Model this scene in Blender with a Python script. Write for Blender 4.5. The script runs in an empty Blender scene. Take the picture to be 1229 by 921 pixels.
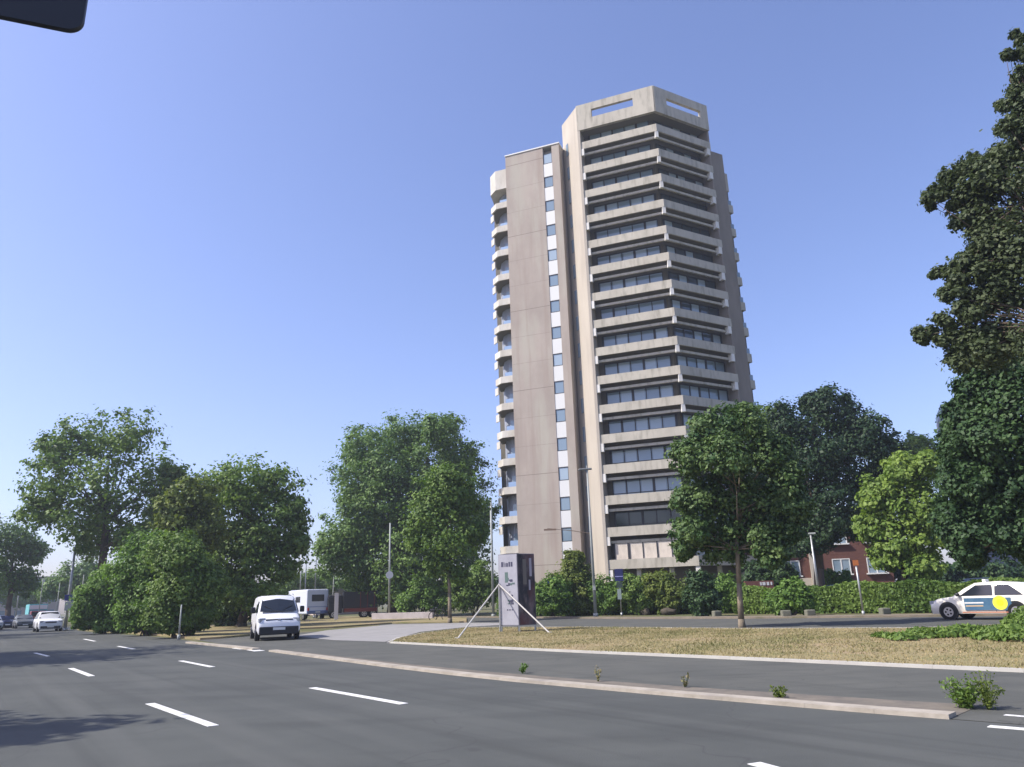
import bpy, math, random
import numpy as np
from mathutils import Vector, Matrix
random.seed(7); rng = np.random.default_rng(11)
S = bpy.context.scene
C = S.collection
# ------------------------------------------------------------------ camera
F = 900.0; PIT = math.radians(16); ROL = math.radians(1.9); EYE = 1.45
r0 = Vector((1,0,0)); u0 = Vector((0,-math.sin(PIT),math.cos(PIT))); f0 = Vector((0,math.cos(PIT),math.sin(PIT)))
cr = math.cos(ROL)*r0 - math.sin(ROL)*u0; cu = math.sin(ROL)*r0 + math.cos(ROL)*u0
cam = bpy.data.objects.new('camera', bpy.data.cameras.new('camera')); C.objects.link(cam)
M4 = Matrix((cr, cu, -f0)).transposed().to_4x4(); M4.translation = (0,0,EYE); cam.matrix_world = M4
cam.data.sensor_width = 36; cam.data.lens = F/1229*36; cam.data.clip_end = 3000; cam.data.clip_start = .05
S.camera = cam
# ------------------------------------------------------------------ sky, sun, exposure
SUN_EL = math.radians(47); SUN_AZ = math.radians(-104)      # azimuth measured clockwise from +Y
w = bpy.data.worlds.new('World'); S.world = w; w.use_nodes = True
nt = w.node_tree; nt.nodes.clear()
sky = nt.nodes.new('ShaderNodeTexSky'); sky.sky_type = 'NISHITA'; sky.sun_disc = False
sky.sun_elevation = SUN_EL; sky.sun_rotation = SUN_AZ; sky.altitude = 50
sky.air_density = 1.0; sky.dust_density = 1.6; sky.ozone_density = 3.5
bg = nt.nodes.new('ShaderNodeBackground'); bg.inputs[1].default_value = 0.15
wo = nt.nodes.new('ShaderNodeOutputWorld'); tint = nt.nodes.new('ShaderNodeMix'); tint.data_type = 'RGBA'; tint.blend_type = 'MULTIPLY'; tint.inputs['Factor'].default_value = 1; tint.inputs['B'].default_value = (1.13,1.02,1.19,1)
nt.links.new(sky.outputs[0], tint.inputs['A']); nt.links.new(tint.outputs['Result'], bg.inputs[0]); nt.links.new(bg.outputs[0], wo.inputs[0])
sl = bpy.data.lights.new('sun', 'SUN'); sl.energy = 4.7; sl.angle = math.radians(.5); sl.color = (1,.94,.85)
so = bpy.data.objects.new('sun', sl); C.objects.link(so)
sd = Vector((math.sin(SUN_AZ)*math.cos(SUN_EL), math.cos(SUN_AZ)*math.cos(SUN_EL), math.sin(SUN_EL)))
so.rotation_euler = sd.to_track_quat('Z','Y').to_euler(); so.location = (0,0,80)
S.view_settings.view_transform = 'Standard'; S.view_settings.look = 'None'; S.view_settings.gamma = 1
S.view_settings.exposure = 0.48
S.render.engine = 'CYCLES'; S.cycles.max_bounces = 6; S.cycles.transparent_max_bounces = 6
# ------------------------------------------------------------------ helpers
def ray(x, y):
    u = x-614.5; v = 460.5-y
    d = cr*u + cu*v + f0*F
    return d
def G(x, y, z=0.0):                        # the ground point seen at a pixel of the photograph
    d = ray(x, y); t = (z-EYE)/d.z
    return (d.x*t, d.y*t)
def P(x, y, dist):                         # the point at a horizontal distance, and metres per pixel there
    d = ray(x, y); t = dist/math.hypot(d.x, d.y)
    return Vector((d.x*t, d.y*t, EYE+d.z*t)), t
def AZ(x, y=717):
    d = ray(x, y); return math.atan2(d.x, d.y)

def mat(name, col, rough=.8, spec=.3, metal=0, noise=None, bump=0, bscale=20):
    m = bpy.data.materials.new(name); m.use_nodes = True
    n = m.node_tree.nodes; l = m.node_tree.links; b = n['Principled BSDF']
    b.inputs['Base Color'].default_value = (*col, 1); b.inputs['Roughness'].default_value = rough
    b.inputs['Specular IOR Level'].default_value = spec; b.inputs['Metallic'].default_value = metal
    if noise or bump:
        tc = n.new('ShaderNodeTexCoord')
    if noise:
        col2, sc, stretch, lo, hi = noise
        mp = n.new('ShaderNodeMapping'); mp.inputs['Scale'].default_value = stretch
        l.new(tc.outputs['Object'], mp.inputs[0])
        t = n.new('ShaderNodeTexNoise'); t.inputs['Scale'].default_value = sc; t.inputs['Detail'].default_value = 6; t.inputs['Roughness'].default_value = .65
        l.new(mp.outputs[0], t.inputs['Vector'])
        r = n.new('ShaderNodeMapRange'); r.inputs[1].default_value = lo; r.inputs[2].default_value = hi
        l.new(t.outputs['Fac'], r.inputs[0])
        mx = n.new('ShaderNodeMix'); mx.data_type = 'RGBA'
        mx.inputs['A'].default_value = (*col, 1); mx.inputs['B'].default_value = (*col2, 1)
        l.new(r.outputs[0], mx.inputs['Factor']); l.new(mx.outputs['Result'], b.inputs['Base Color'])
        m['mix'] = mx.name
    if bump:
        t2 = n.new('ShaderNodeTexNoise'); t2.inputs['Scale'].default_value = bscale; t2.inputs['Detail'].default_value = 4
        l.new(tc.outputs['Object'], t2.inputs['Vector'])
        bp = n.new('ShaderNodeBump'); bp.inputs['Strength'].default_value = bump; bp.inputs['Distance'].default_value = .02
        l.new(t2.outputs['Fac'], bp.inputs['Height']); l.new(bp.outputs[0], b.inputs['Normal'])
    return m
def layer(m, col, sc, stretch, lo, hi, amount=1.0, kind='noise'):
    """one more layer of natural colour variation over a material"""
    n = m.node_tree.nodes; l = m.node_tree.links; b = n['Principled BSDF']
    prev = b.inputs['Base Color'].links[0].from_socket
    tc = n.new('ShaderNodeTexCoord'); mp = n.new('ShaderNodeMapping'); mp.inputs['Scale'].default_value = stretch
    l.new(tc.outputs['Object'], mp.inputs[0])
    if kind == 'crack':
        t = n.new('ShaderNodeTexVoronoi'); t.feature = 'DISTANCE_TO_EDGE'; t.inputs['Scale'].default_value = sc
        nz = n.new('ShaderNodeTexNoise'); nz.inputs['Scale'].default_value = sc*3; l.new(mp.outputs[0], nz.inputs['Vector'])
        ad = n.new('ShaderNodeVectorMath'); ad.operation = 'MULTIPLY_ADD'; ad.inputs[1].default_value = (.6/sc,)*3
        l.new(nz.outputs['Color'], ad.inputs[0]); l.new(mp.outputs[0], ad.inputs[2]); l.new(ad.outputs[0], t.inputs['Vector'])
        src = t.outputs['Distance']
    else:
        t = n.new('ShaderNodeTexNoise'); t.inputs['Scale'].default_value = sc; t.inputs['Detail'].default_value = 5
        l.new(mp.outputs[0], t.inputs['Vector']); src = t.outputs['Fac']
    r = n.new('ShaderNodeMapRange'); r.inputs[1].default_value = lo; r.inputs[2].default_value = hi; r.inputs[4].default_value = amount
    l.new(src, r.inputs[0])
    mx = n.new('ShaderNodeMix'); mx.data_type = 'RGBA'; mx.inputs['B'].default_value = (*col, 1)
    l.new(r.outputs[0], mx.inputs['Factor']); l.new(prev, mx.inputs['A']); l.new(mx.outputs['Result'], b.inputs['Base Color'])
    return m
def leafmat(name, c1, c2, trans=.25, rough=.55):
    m = bpy.data.materials.new(name); m.use_nodes = True
    n = m.node_tree.nodes; l = m.node_tree.links; b = n['Principled BSDF']
    at = n.new('ShaderNodeAttribute'); at.attribute_name = 'tint'
    mx = n.new('ShaderNodeMix'); mx.data_type = 'RGBA'; mx.inputs['A'].default_value = (*c1,1); mx.inputs['B'].default_value = (*c2,1)
    l.new(at.outputs['Fac'], mx.inputs['Factor']); l.new(mx.outputs['Result'], b.inputs['Base Color'])
    b.inputs['Roughness'].default_value = rough; b.inputs['Specular IOR Level'].default_value = .25
    tr = n.new('ShaderNodeBsdfTranslucent'); ms = n.new('ShaderNodeMixShader'); ms.inputs[0].default_value = trans
    hs = n.new('ShaderNodeHueSaturation'); hs.inputs['Value'].default_value = 1.5; hs.inputs['Saturation'].default_value = 1.15
    l.new(mx.outputs['Result'], hs.inputs['Color']); l.new(hs.outputs[0], tr.inputs[0])
    l.new(b.outputs[0], ms.inputs[1]); l.new(tr.outputs[0], ms.inputs[2]); l.new(ms.outputs[0], n['Material Output'].inputs[0])
    return m

def tag(o, label, cat, group=None, kind=None):
    if label: o['label'] = label
    if cat: o['category'] = cat
    if group: o['group'] = group
    if kind: o['kind'] = kind
    return o
def thing(name, loc, label, cat, group=None, rz=0):
    o = bpy.data.objects.new(name, None); C.objects.link(o); o.empty_display_size = .3
    o.location = loc; o.rotation_euler = (0,0,rz)
    return tag(o, label, cat, group)
def copy_tree(o, parent=None):
    c = o.copy(); C.objects.link(c); c.parent = parent
    for ch in list(o.children): copy_tree(ch, c)
    return c

def dedupe(pl):
    out = []
    for p in pl:
        if not out or math.hypot(p[0]-out[-1][0], p[1]-out[-1][1]) > 1e-3: out.append(p)
    if math.hypot(out[0][0]-out[-1][0], out[0][1]-out[-1][1]) < 1e-3: out.pop()
    return out
class MB:
    def __init__(s): s.v = []; s.f = []; s.m = []
    def add(s, vs, fs, m=0):
        k = len(s.v); s.v += [tuple(map(float, a)) for a in vs]; s.f += [tuple(i+k for i in q) for q in fs]; s.m += [m]*len(fs); return s
    def box(s, c, d, rz=0, m=0):
        cx, cy, cz = c; a, b, e = d[0]/2, d[1]/2, d[2]/2; co, si = math.cos(rz), math.sin(rz)
        vs = [(cx+x*co-y*si, cy+x*si+y*co, cz+z) for z in (-e, e) for x, y in ((-a,-b),(a,-b),(a,b),(-a,b))]
        return s.add(vs, [(3,2,1,0),(4,5,6,7),(0,1,5,4),(1,2,6,5),(2,3,7,6),(3,0,4,7)], m)
    def prism(s, poly, z0, z1, m=0):
        poly = dedupe(poly)
        a = sum(poly[i][0]*poly[(i+1)%len(poly)][1]-poly[(i+1)%len(poly)][0]*poly[i][1] for i in range(len(poly)))
        if a < 0: poly = poly[::-1]
        n = len(poly)
        zz0 = z0 if callable(z0) else (lambda p: z0); zz1 = z1 if callable(z1) else (lambda p: z1)
        vs = [(p[0], p[1], zz0(p)) for p in poly] + [(p[0], p[1], zz1(p)) for p in poly]
        return s.add(vs, [tuple(range(n-1,-1,-1)), tuple(range(n,2*n))] + [(i,(i+1)%n,n+(i+1)%n,n+i) for i in range(n)], m)
    def sheet(s, poly, z, m=0):
        poly = dedupe(poly)
        a = sum(poly[i][0]*poly[(i+1)%len(poly)][1]-poly[(i+1)%len(poly)][0]*poly[i][1] for i in range(len(poly)))
        if a < 0: poly = poly[::-1]
        return s.add([(p[0],p[1],z) for p in poly], [tuple(range(len(poly)))], m)
    def tube(s, p0, p1, r0_, r1_=None, n=8, m=0, cap=True):
        r1_ = r0_ if r1_ is None else r1_
        p0 = Vector(p0); p1 = Vector(p1); d = (p1-p0).normalized()
        a = d.orthogonal().normalized(); b = d.cross(a)
        vs = [p0+(a*math.cos(t)+b*math.sin(t))*r0_ for t in [2*math.pi*i/n for i in range(n)]] + [p1+(a*math.cos(t)+b*math.sin(t))*r1_ for t in [2*math.pi*i/n for i in range(n)]]
        fs = [(i,(i+1)%n,n+(i+1)%n,n+i) for i in range(n)]
        if cap: fs += [tuple(range(n-1,-1,-1)), tuple(range(n,2*n))]
        return s.add(vs, fs, m)
    def path(s, pts, rs, n=8, m=0):
        for i in range(len(pts)-1): s.tube(pts[i], pts[i+1], rs[i], rs[i+1], n, m)
        return s
    def blob(s, c, r, seed=0, m=0, amp=.2):
        import bmesh
        bm = bmesh.new(); bmesh.ops.create_icosphere(bm, subdivisions=2, radius=1)
        rr = random.Random(seed); ph = [rr.uniform(0,6) for _ in range(6)]
        vs = []
        for v in bm.verts:
            q = v.co; k = 1+amp*(math.sin(3*q.x+ph[0])*math.sin(2.5*q.y+ph[1])+.6*math.sin(5*q.z+ph[2]+4*q.x))
            vs.append((c[0]+q.x*r[0]*k, c[1]+q.y*r[1]*k, c[2]+q.z*r[2]*k))
        s.add(vs, [tuple(v.index for v in f.verts) for f in bm.faces], m); bm.free(); return s
    def build(s, name, mats, parent=None, smooth=False, origin=None, bevel=0):
        me = bpy.data.meshes.new(name)
        vs = s.v
        if origin is not None: vs = [(a-origin[0], b-origin[1], c-origin[2]) for a,b,c in vs]
        me.from_pydata(vs, [], s.f)
        if not isinstance(mats, (list, tuple)): mats = [mats]
        for q in mats: me.materials.append(q)
        me.polygons.foreach_set('material_index', s.m)
        if smooth: me.polygons.foreach_set('use_smooth', [True]*len(s.f))
        me.update()
        o = bpy.data.objects.new(name, me); C.objects.link(o)
        if parent is not None: o.parent = parent
        elif origin is not None: o.location = origin
        if bevel:
            b = o.modifiers.new('bevel','BEVEL'); b.width = bevel; b.segments = 2; b.limit_method = 'ANGLE'; b.angle_limit = .6
        return o

def leaf_mesh(name, cen, nrm, size, tint, material, parent=None, origin=(0,0,0), long=1.0, rngl=rng):
    """many leaf-sized faces: one folded diamond of two triangles per leaf"""
    N = len(cen)
    nrm = nrm/np.maximum(np.linalg.norm(nrm, axis=1, keepdims=True), 1e-6)
    r = rngl.normal(size=(N,3)); a = np.cross(nrm, r); a /= np.maximum(np.linalg.norm(a, axis=1, keepdims=True), 1e-6)
    b = np.cross(nrm, a); sz = (size*rngl.uniform(.65,1.35,N))[:,None]
    c = cen-np.array(origin)
    fold = nrm*sz*rngl.uniform(-.25,.1,N)[:,None]
    v = np.empty((N,4,3)); v[:,0] = c-a*sz*.62*long; v[:,1] = c+b*sz*.42+fold; v[:,2] = c+a*sz*.62*long; v[:,3] = c-b*sz*.42+fold
    me = bpy.data.meshes.new(name); me.vertices.add(N*4); me.vertices.foreach_set('co', v.reshape(-1))
    idx = np.arange(N*4).reshape(N,4); tri = np.concatenate([idx[:,[0,1,2]], idx[:,[0,2,3]]], axis=1).reshape(-1)
    me.loops.add(N*6); me.loops.foreach_set('vertex_index', tri.astype(np.int32))
    me.polygons.add(N*2); me.polygons.foreach_set('loop_start', (np.arange(N*2)*3).astype(np.int32)); me.polygons.foreach_set('loop_total', np.full(N*2,3,np.int32))
    at = me.attributes.new('tint','FLOAT','POINT'); at.data.foreach_set('value', np.repeat(np.clip(tint,0,1),4).astype(np.float32))
    me.materials.append(material); me.update(calc_edges=True)
    o = bpy.data.objects.new(name, me); C.objects.link(o)
    if parent is not None: o.parent = parent
    return o
def crown_points(lobes, per, sub=16, subr=.36, fill=.45, flat=.75, rr=rng):
    """lobes: (centre, radius). Leaves gather in many small tufts spread through and over each lobe."""
    cs, ns, ts = [], [], []
    for c, R in lobes:
        c = np.array(c)
        k = max(4, int(sub))
        n0 = int(k*per*.4); e = rr.normal(size=(n0,3)); e /= np.linalg.norm(e, axis=1, keepdims=True); e *= rr.uniform(.05,1,(n0,1))**.45*.92
        cs.append(c+e*R); ns.append(e+rr.normal(size=(n0,3))*.6+[0,0,.4]); ts.append(np.clip(.45+rr.normal(size=n0)*.25,0,1))
        for _ in range(k):
            d = rr.normal(size=3); d /= np.linalg.norm(d); d[2] = d[2]*.9+.05
            rad = R*(rr.uniform(fill,1.08)); q = c+d*rad
            sr = R*subr*rr.uniform(.6,1.35); n = int(per*rr.uniform(.6,1.3))
            e = rr.normal(size=(n,3)); e /= np.linalg.norm(e, axis=1, keepdims=True); e *= np.minimum(np.abs(rr.normal(size=(n,1)))*.62+.12, 1.2)
            e[:,2] *= flat
            cs.append(q+e*sr); ns.append(e*.7+d*.5+np.array([0,0,.5])+rr.normal(size=(n,3))*.45)
            ts.append(np.clip(rr.uniform(.1,.9)+rr.normal(size=n)*.18, 0, 1))
    return np.concatenate(cs), np.concatenate(ns), np.concatenate(ts)

# ------------------------------------------------------------------ materials
asphalt = mat('asphalt', (.066,.071,.067), .9, .25, noise=((.086,.091,.084), .35, (1,1,1), .35,.7), bump=.25, bscale=60)
layer(asphalt, (.053,.057,.054), .9, (.25,1,1), .5,.72, .7); layer(asphalt, (.1,.1,.09), 90, (1,1,1), .58,.75, .5)
layer(asphalt, (.05,.05,.05), .22, (1,1,1), .006, 0, .55, 'crack')
asphalt2 = mat('old_asphalt', (.084,.087,.079), .92, .2, noise=((.11,.111,.098), .5, (1,1,1), .35,.7), bump=.25, bscale=60)
layer(asphalt2, (.06,.062,.057), 2.2, (.3,1,1), .5,.75, .6)
layer(asphalt2, (.055,.055,.052), .3, (1,1,1), .006, 0, .5, 'crack')
apron = mat('pale_concrete_apron', (.24,.235,.225), .9, .2, noise=((.3,.29,.28), .8, (1,1,1), .35,.7))
dirt = mat('dusty_soil', (.17,.145,.115), .95, .1, noise=((.24,.2,.15), 1.5, (1,1,1), .35,.7), bump=.4, bscale=12)
layer(dirt, (.11,.11,.06), .9, (1,1,1), .52,.68, .7)
drygrass = mat('dry_grass_ground', (.27,.225,.125), .95, .1, noise=((.21,.19,.09), .6, (1,1,1), .4,.65), bump=.5, bscale=15)
layer(drygrass, (.33,.25,.16), .35, (1,1,1), .5,.66, .8); layer(drygrass, (.12,.145,.05), .8, (1,1,1), .58,.72, .6)
field = mat('rough_grass_ground', (.1,.11,.05), .95, .1, noise=((.16,.14,.08), .15, (1,1,1), .4,.65), bump=.4, bscale=8)
kerbm = mat('kerb_stone', (.4,.36,.3), .85, .2, noise=((.28,.25,.2), 3, (1,1,1), .35,.7), bump=.2, bscale=30)
layer(kerbm, (.18,.16,.14), 1.1, (1,1,1), .55,.75, .7)
kerbw = mat('pale_kerb', (.45,.44,.39), .85, .2, noise=((.38,.36,.33), 2, (1,1,1), .35,.7))
paint = mat('road_paint', (.66,.66,.63), .7, .3, noise=((.3,.3,.29), 11, (1,1,1), .5,.72))
conc = mat('concrete', (.45,.405,.335), .85, .25, noise=((.38,.34,.285), .5, (1,1,.25), .35,.7), bump=.15, bscale=8)
layer(conc, (.35,.31,.26), 1.6, (1,1,.08), .5,.75, .75)
concg = mat('balcony_concrete', (.48,.445,.37), .85, .25, noise=((.4,.37,.305), .7, (1,1,.5), .35,.7), bump=.15, bscale=8)
layer(concg, (.26,.24,.19), 2.4, (1,1,.22), .5,.74, .8)
slabm = mat('weathered_concrete_slab', (.4,.345,.295), .88, .25, noise=((.325,.28,.24), .35, (1,1,.6), .35,.68), bump=.15, bscale=8)
layer(slabm, (.42,.4,.33), .5, (1,1,.3), .5,.7, .6); layer(slabm, (.31,.25,.21), 1.5, (1,1,.06), .5,.74, .8)
concl = mat('pale_concrete', (.74,.72,.67), .8, .25, noise=((.62,.6,.55), .8, (1,1,.4), .35,.7))
slabd = mat('shaded_slab_concrete', (.27,.235,.2), .9, .2, noise=((.2,.175,.15), .6, (1,1,.3), .35,.7))  # slab concrete darkened: shade of the right-hand walls put into the colour
concw = mat('wing_concrete', (.6,.575,.52), .8, .25, noise=((.42,.39,.33), .8, (1,1,.4), .35,.7))
whitep = mat('white_panel', (.66,.66,.64), .6, .3)
joint = mat('dark_panel_joint', (.2,.17,.145), .9, .1)  # thin dark lines along the slab panel joints
glass = mat('window_glass', (.19,.26,.32), .08, 1.0); 
glass2 = mat('pale_window_glass', (.32,.4,.47), .15, .8)
glassd = mat('shaded_window_glass', (.06,.08,.1), .08, .9)  # darker glass copy: shade on the upper right-face floors put into the colour
glassg = mat('green_tinted_glass', (.015,.03,.025), .1, .6)
curtain = mat('white_curtained_glass', (.68,.6,.5), .35, .5, noise=((.5,.44,.36), 2, (1,1,.4), .4,.7))
framed = mat('dark_frame', (.03,.03,.035), .5, .4)
soffit = mat('shade_dark_soffit', (.17,.155,.125), .9, .1)  # underside shade of the slabs put into a darker concrete colour
inner = mat('balcony_back_wall', (.12,.11,.09), .9, .1)  # wall colour darkened to carry the shade inside the recesses
blue_sun = mat('blue_balcony_screen', (.25,.36,.55), .6, .3)
steel = mat('galvanised_steel', (.42,.43,.42), .45, .5, .6, noise=((.32,.33,.32), 4, (1,1,1), .4,.7))
polep = mat('grey_painted_pole', (.34,.36,.34), .6, .3, noise=((.25,.27,.25), 2, (1,1,.4), .4,.7))
black = mat('black_plastic', (.012,.014,.018), .45, .4)
rubber = mat('rubber', (.015,.015,.016), .8, .2)
carw = mat('white_car_paint', (.72,.73,.75), .22, .6)
carcream = mat('cream_car_paint', (.8,.76,.66), .2, .6)
cargl = mat('car_glass', (.015,.02,.028), .08, .45)
chrome = mat('bright_metal', (.4,.4,.42), .3, .6, .8)
lamp = mat('headlight_glass', (.32,.34,.37), .12, .8)
redl = mat('red_lens', (.5,.03,.02), .2, .6)
bark = mat('bark', (.13,.1,.075), .95, .1, noise=((.075,.06,.05), 5, (1,1,.25), .4,.65), bump=.7, bscale=18)
barkp = mat('pale_bark', (.23,.19,.14), .95, .1, noise=((.13,.11,.08), 5, (1,1,.25), .4,.65), bump=.7, bscale=18)
brick = mat('red_brick', (.145,.07,.055), .9, .2, noise=((.1,.05,.042), 3, (1,1,3), .35,.7))

# ------------------------------------------------------------------ ground, roads, kerbs
def haze():
    b = MB(); b.box((0,150,31), (420,440,66)); m = bpy.data.materials.new('thin_haze'); m.use_nodes = True
    n = m.node_tree.nodes; n.remove(n['Principled BSDF']); v = n.new('ShaderNodeVolumePrincipled'); v.inputs['Density'].default_value = .0006
    v.inputs['Color'].default_value = (.8,.88,1,1); v.inputs['Anisotropy'].default_value = .3; m.node_tree.links.new(v.outputs[0], n['Material Output'].inputs['Volume'])
    o = b.build('haze', m); tag(o, 'thin summer haze over the whole scene', None, kind='stuff')
haze()
def poly(pts): return [G(*p) if len(p) == 2 else (p[0], p[1]) for p in pts]
m = MB(); m.sheet([(-1500,-600),(1500,-600),(1500,1800),(-1500,1800)], 0)
tag(m.build('ground', field), 'rough ground of dry grass and soil all around', None, kind='structure')
ROADZ = .004
k1 = [(1140,864),(1050,857),(967,850),(783,834),(620,819),(540,810.5),(454,800),(323,782.5)]       # the long kerb, right to left
k1g = [G(*p) for p in k1]
l2 = [(1229,808),(1120,803.2),(1016,798.4),(818,789.5),(700,784.3),(620,780.4),(540,776.3),(468,772.5)]                   # edge of the grass island
l2g = [G(*p) for p in l2]
dirr = Vector((l2g[0][0]-l2g[1][0], l2g[0][1]-l2g[1][1])).normalized()
l2g = [(l2g[0][0]+dirr.x*22, l2g[0][1]+dirr.y*22)] + l2g
# main road sheet: everything between the kerb line and far beyond the left of the frame
far = [(-44,80),(-84,128),(-170,260),(-190,260),(-110,128),(-66,80),(-40,38),(-30,12),(-14,-14),(0,-30),(20,-30)]
left_edge = [G(232,770),(-18.4,41.8),G(150,762),(-32,59),G(92,757)]
road = MB()
road.sheet([(l2g[0][0]-4.2,l2g[0][1]-3.4),(7.0,6.9)]+[k1g[0]]+k1g[1:]+left_edge+far, ROADZ)
tag(road.build('main_road', asphalt), 'dark grey asphalt of the wide main road', None, kind='structure')
turn = MB()
turn.sheet(l2g[::1]+[G(468,772.5),G(470,763)]+[G(400,757),G(232,768)]+k1g[::-1]+[(7.0,6.9),(l2g[0][0]-4.2,l2g[0][1]-3.4)], ROADZ+.004)
tag(turn.build('turning_lane', asphalt2), 'older grey asphalt of the turning lane beside the grass island', None, kind='structure')
def streaks(m, col, lo, hi, amt, sc=(14,.7,1), rot=126):
    layer(m, col, 1.0, (1,1,1), lo, hi, amt)
    mp = [n for n in m.node_tree.nodes if n.type == 'MAPPING'][-1]
    mp.vector_type = 'TEXTURE'; mp.inputs['Rotation'].default_value = (0,0,math.radians(rot)); mp.inputs['Scale'].default_value = sc
streaks(asphalt, (.105,.108,.1), .5, .72, .55); streaks(asphalt, (.05,.053,.05), .53, .7, .5, (20,.35,1)); streaks(asphalt2, (.065,.068,.062), .52, .7, .5, (10,.5,1), 120)
ap = MB(); ap.sheet(poly([(352,764),(392,757),(470,750),(560,748),(640,748),(560,753),(505,759),(478,766),(462,771),(400,769)]), ROADZ+.012)
tag(ap.build('side_street_apron', apron), 'pale worn paving at the mouth of the side street', None, kind='structure')
# far road behind the island
fa = [G(455,757),G(560,753),G(700,754),G(890,756),G(1100,755.5),G(1229,751)]
fb = [G(1229,739.5),G(1080,741.5),G(900,743),G(760,743.5),G(640,742.5),G(560,741.5),G(455,743)]
ex = Vector((fa[-1][0]-fa[-2][0], fa[-1][1]-fa[-2][1])).normalized()
fa.append((fa[-1][0]+ex.x*45, fa[-1][1]+ex.y*45)); ex2 = Vector((fb[0][0]-fb[1][0], fb[0][1]-fb[1][1])).normalized(); fb.insert(0, (fb[0][0]+ex2.x*45, fb[0][1]+ex2.y*45))
fr = MB(); fr.sheet(fa+fb, ROADZ+.008)
tag(fr.build('far_road', asphalt2), 'grey asphalt road running behind the grass island', None, kind='structure')
# pavement strip on the far side of that road
fp = MB()
off = [(p[0]+.35*(p[0]/math.hypot(*p))*5, p[1]+.35*(p[1]/math.hypot(*p))*5) for p in fb]
fp.prism(fb+off[::-1], -.02, .1)
tag(fp.build('far_pavement', dirt), 'dusty pavement strip in front of the hedges', None, kind='structure')
# grass island, a real step above the road
isl = l2g + [G(468,772.5),G(480,767),G(510,761),G(560,754.5)] + fa[2:]
isl_poly = isl
im = MB(); im.prism(isl_poly, -.02, .05)
tag(im.build('grass_island_ground', drygrass), 'dry yellow grass island between the two roads', None, kind='structure')
def strip(pts, wd, z0, z1, name, material, label, gap=None, side=1):
    mb = MB()
    # resample to stones of one metre
    P2 = [Vector(p) for p in pts]; seg = []
    for a, b in zip(P2, P2[1:]):
        n = max(1, int((b-a).length)); 
        for i in range(n): seg.append((a.lerp(b, i/n), a.lerp(b, (i+1)/n)))
    for a, b in seg:
        d = (b-a); L = d.length; nrm = Vector((-d.y, d.x)).normalized()*(wd/2-.015)*side; c = (a+b)/2+nrm
        g_ = .003 if gap is None else gap
        mb.box((c.x,c.y,(z0+z1)/2+random.uniform(-.0015,.0015)), (L-g_, wd, z1-z0), math.atan2(d.y,d.x))
    o = mb.build(name, material); tag(o, label, None, kind='structure'); return o
k1s = k1g[:]
strip(k1s, .27, -.02, .055, 'median_kerb', kerbm, 'long pale kerb along the edge of the main road', side=-1)
strip(l2g, .13, -.02, .065, 'island_kerb', kerbw, 'white edge stones along the grass island', side=-1)
strip([G(468,772.5),G(480,767),G(510,761),G(560,754.5)]+fa[2:], .13, -.02, .06, 'island_back_kerb', kerbw, 'thin pale kerb behind the grass island')
# dusty wedge behind the long kerb
off2 = []
for i, p in enumerate(k1g):
    w_ = [1.25,1.2,1.15,1.0,.9,.8,.7,.55][i]; q = k1g[min(i+1,7)] if i < 7 else k1g[i]; pr = k1g[i-1] if i else k1g[0]
    d = Vector((q[0]-pr[0], q[1]-pr[1])).normalized(); off2.append((p[0]+d.y*w_*1, p[1]-d.x*w_*1))
wd = MB(); wd.sheet([(p[0],p[1]) for p in k1g]+off2[::-1], .0125)
tag(wd.build('dusty_gutter', mat('gutter_dust', (.13,.12,.105), .95, .1, noise=((.2,.175,.14), 2.5, (1,1,1), .35,.7), bump=.3)), 'dust and grit lying behind the long kerb', None, kind='structure')
# continuing kerb at the left verge
vk = [G(262,774),G(240,770),G(196,765.5),G(150,761.5),G(92,757)]
strip([G(312,780.5),G(285,777.5),G(255,774.5),G(230,772)], .28, -.02, .07, 'dropped_kerb', kerbm, 'low pale kerb stones near the white van')
# left verge of dry grass
vm = MB(); vm.prism([G(240,768.5),G(196,764),G(150,760.5),G(92,756.2),(-48,86),(-60,130),(-40,130),(-30,80),G(262,752),G(330,755),G(310,763),G(262,767)], -.02, .1)
tag(vm.build('left_verge_ground', drygrass), 'dry grass verge under the shrubs left of the road', None, kind='structure')
vm = MB(); vm.prism([G(350,756),G(352,748),G(400,741),G(470,741.5),G(560,743),G(560,747.5),G(470,749),G(400,754)], -.02, .1)
tag(vm.build('side_verge_ground', drygrass), 'narrow grass verge in front of the parked camper', None, kind='structure')
# low hump of ground at the right end of the island
# road markings
marks = [((180,845),(256,872),.14),((375,826),(485,845.5),.14),((217,793.5),(255,801),.14),((85,802.5),(110,812),.14),((101,767.3),(114,770),.14),((142,776),(161,779.5),.14),((905,917),(960,932),.14),((1187,872.5),(1290,881),.13),((1206,859),(1290,866),.1),((42,784),(58,788),.12)]
mk = MB()
for a, b, w_ in marks:
    a = Vector(G(*a)); b = Vector(G(*b)); d = b-a; c = (a+b)/2
    mk.box((c.x,c.y,.0065), (d.length, w_, .005), math.atan2(d.y,d.x))
for a, b in [((284,778.3),(294,779.6)),((302,780.4),(312,782))]:
    a = Vector(G(*a)); b = Vector(G(*b)); d = b-a; c = (a+b)/2
    mk.box((c.x,c.y,.0115), (d.length, .35, .005), math.atan2(d.y,d.x))
tag(mk.build('road_markings', paint), 'white dashed lane lines on the main road', None, kind='structure')

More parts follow.
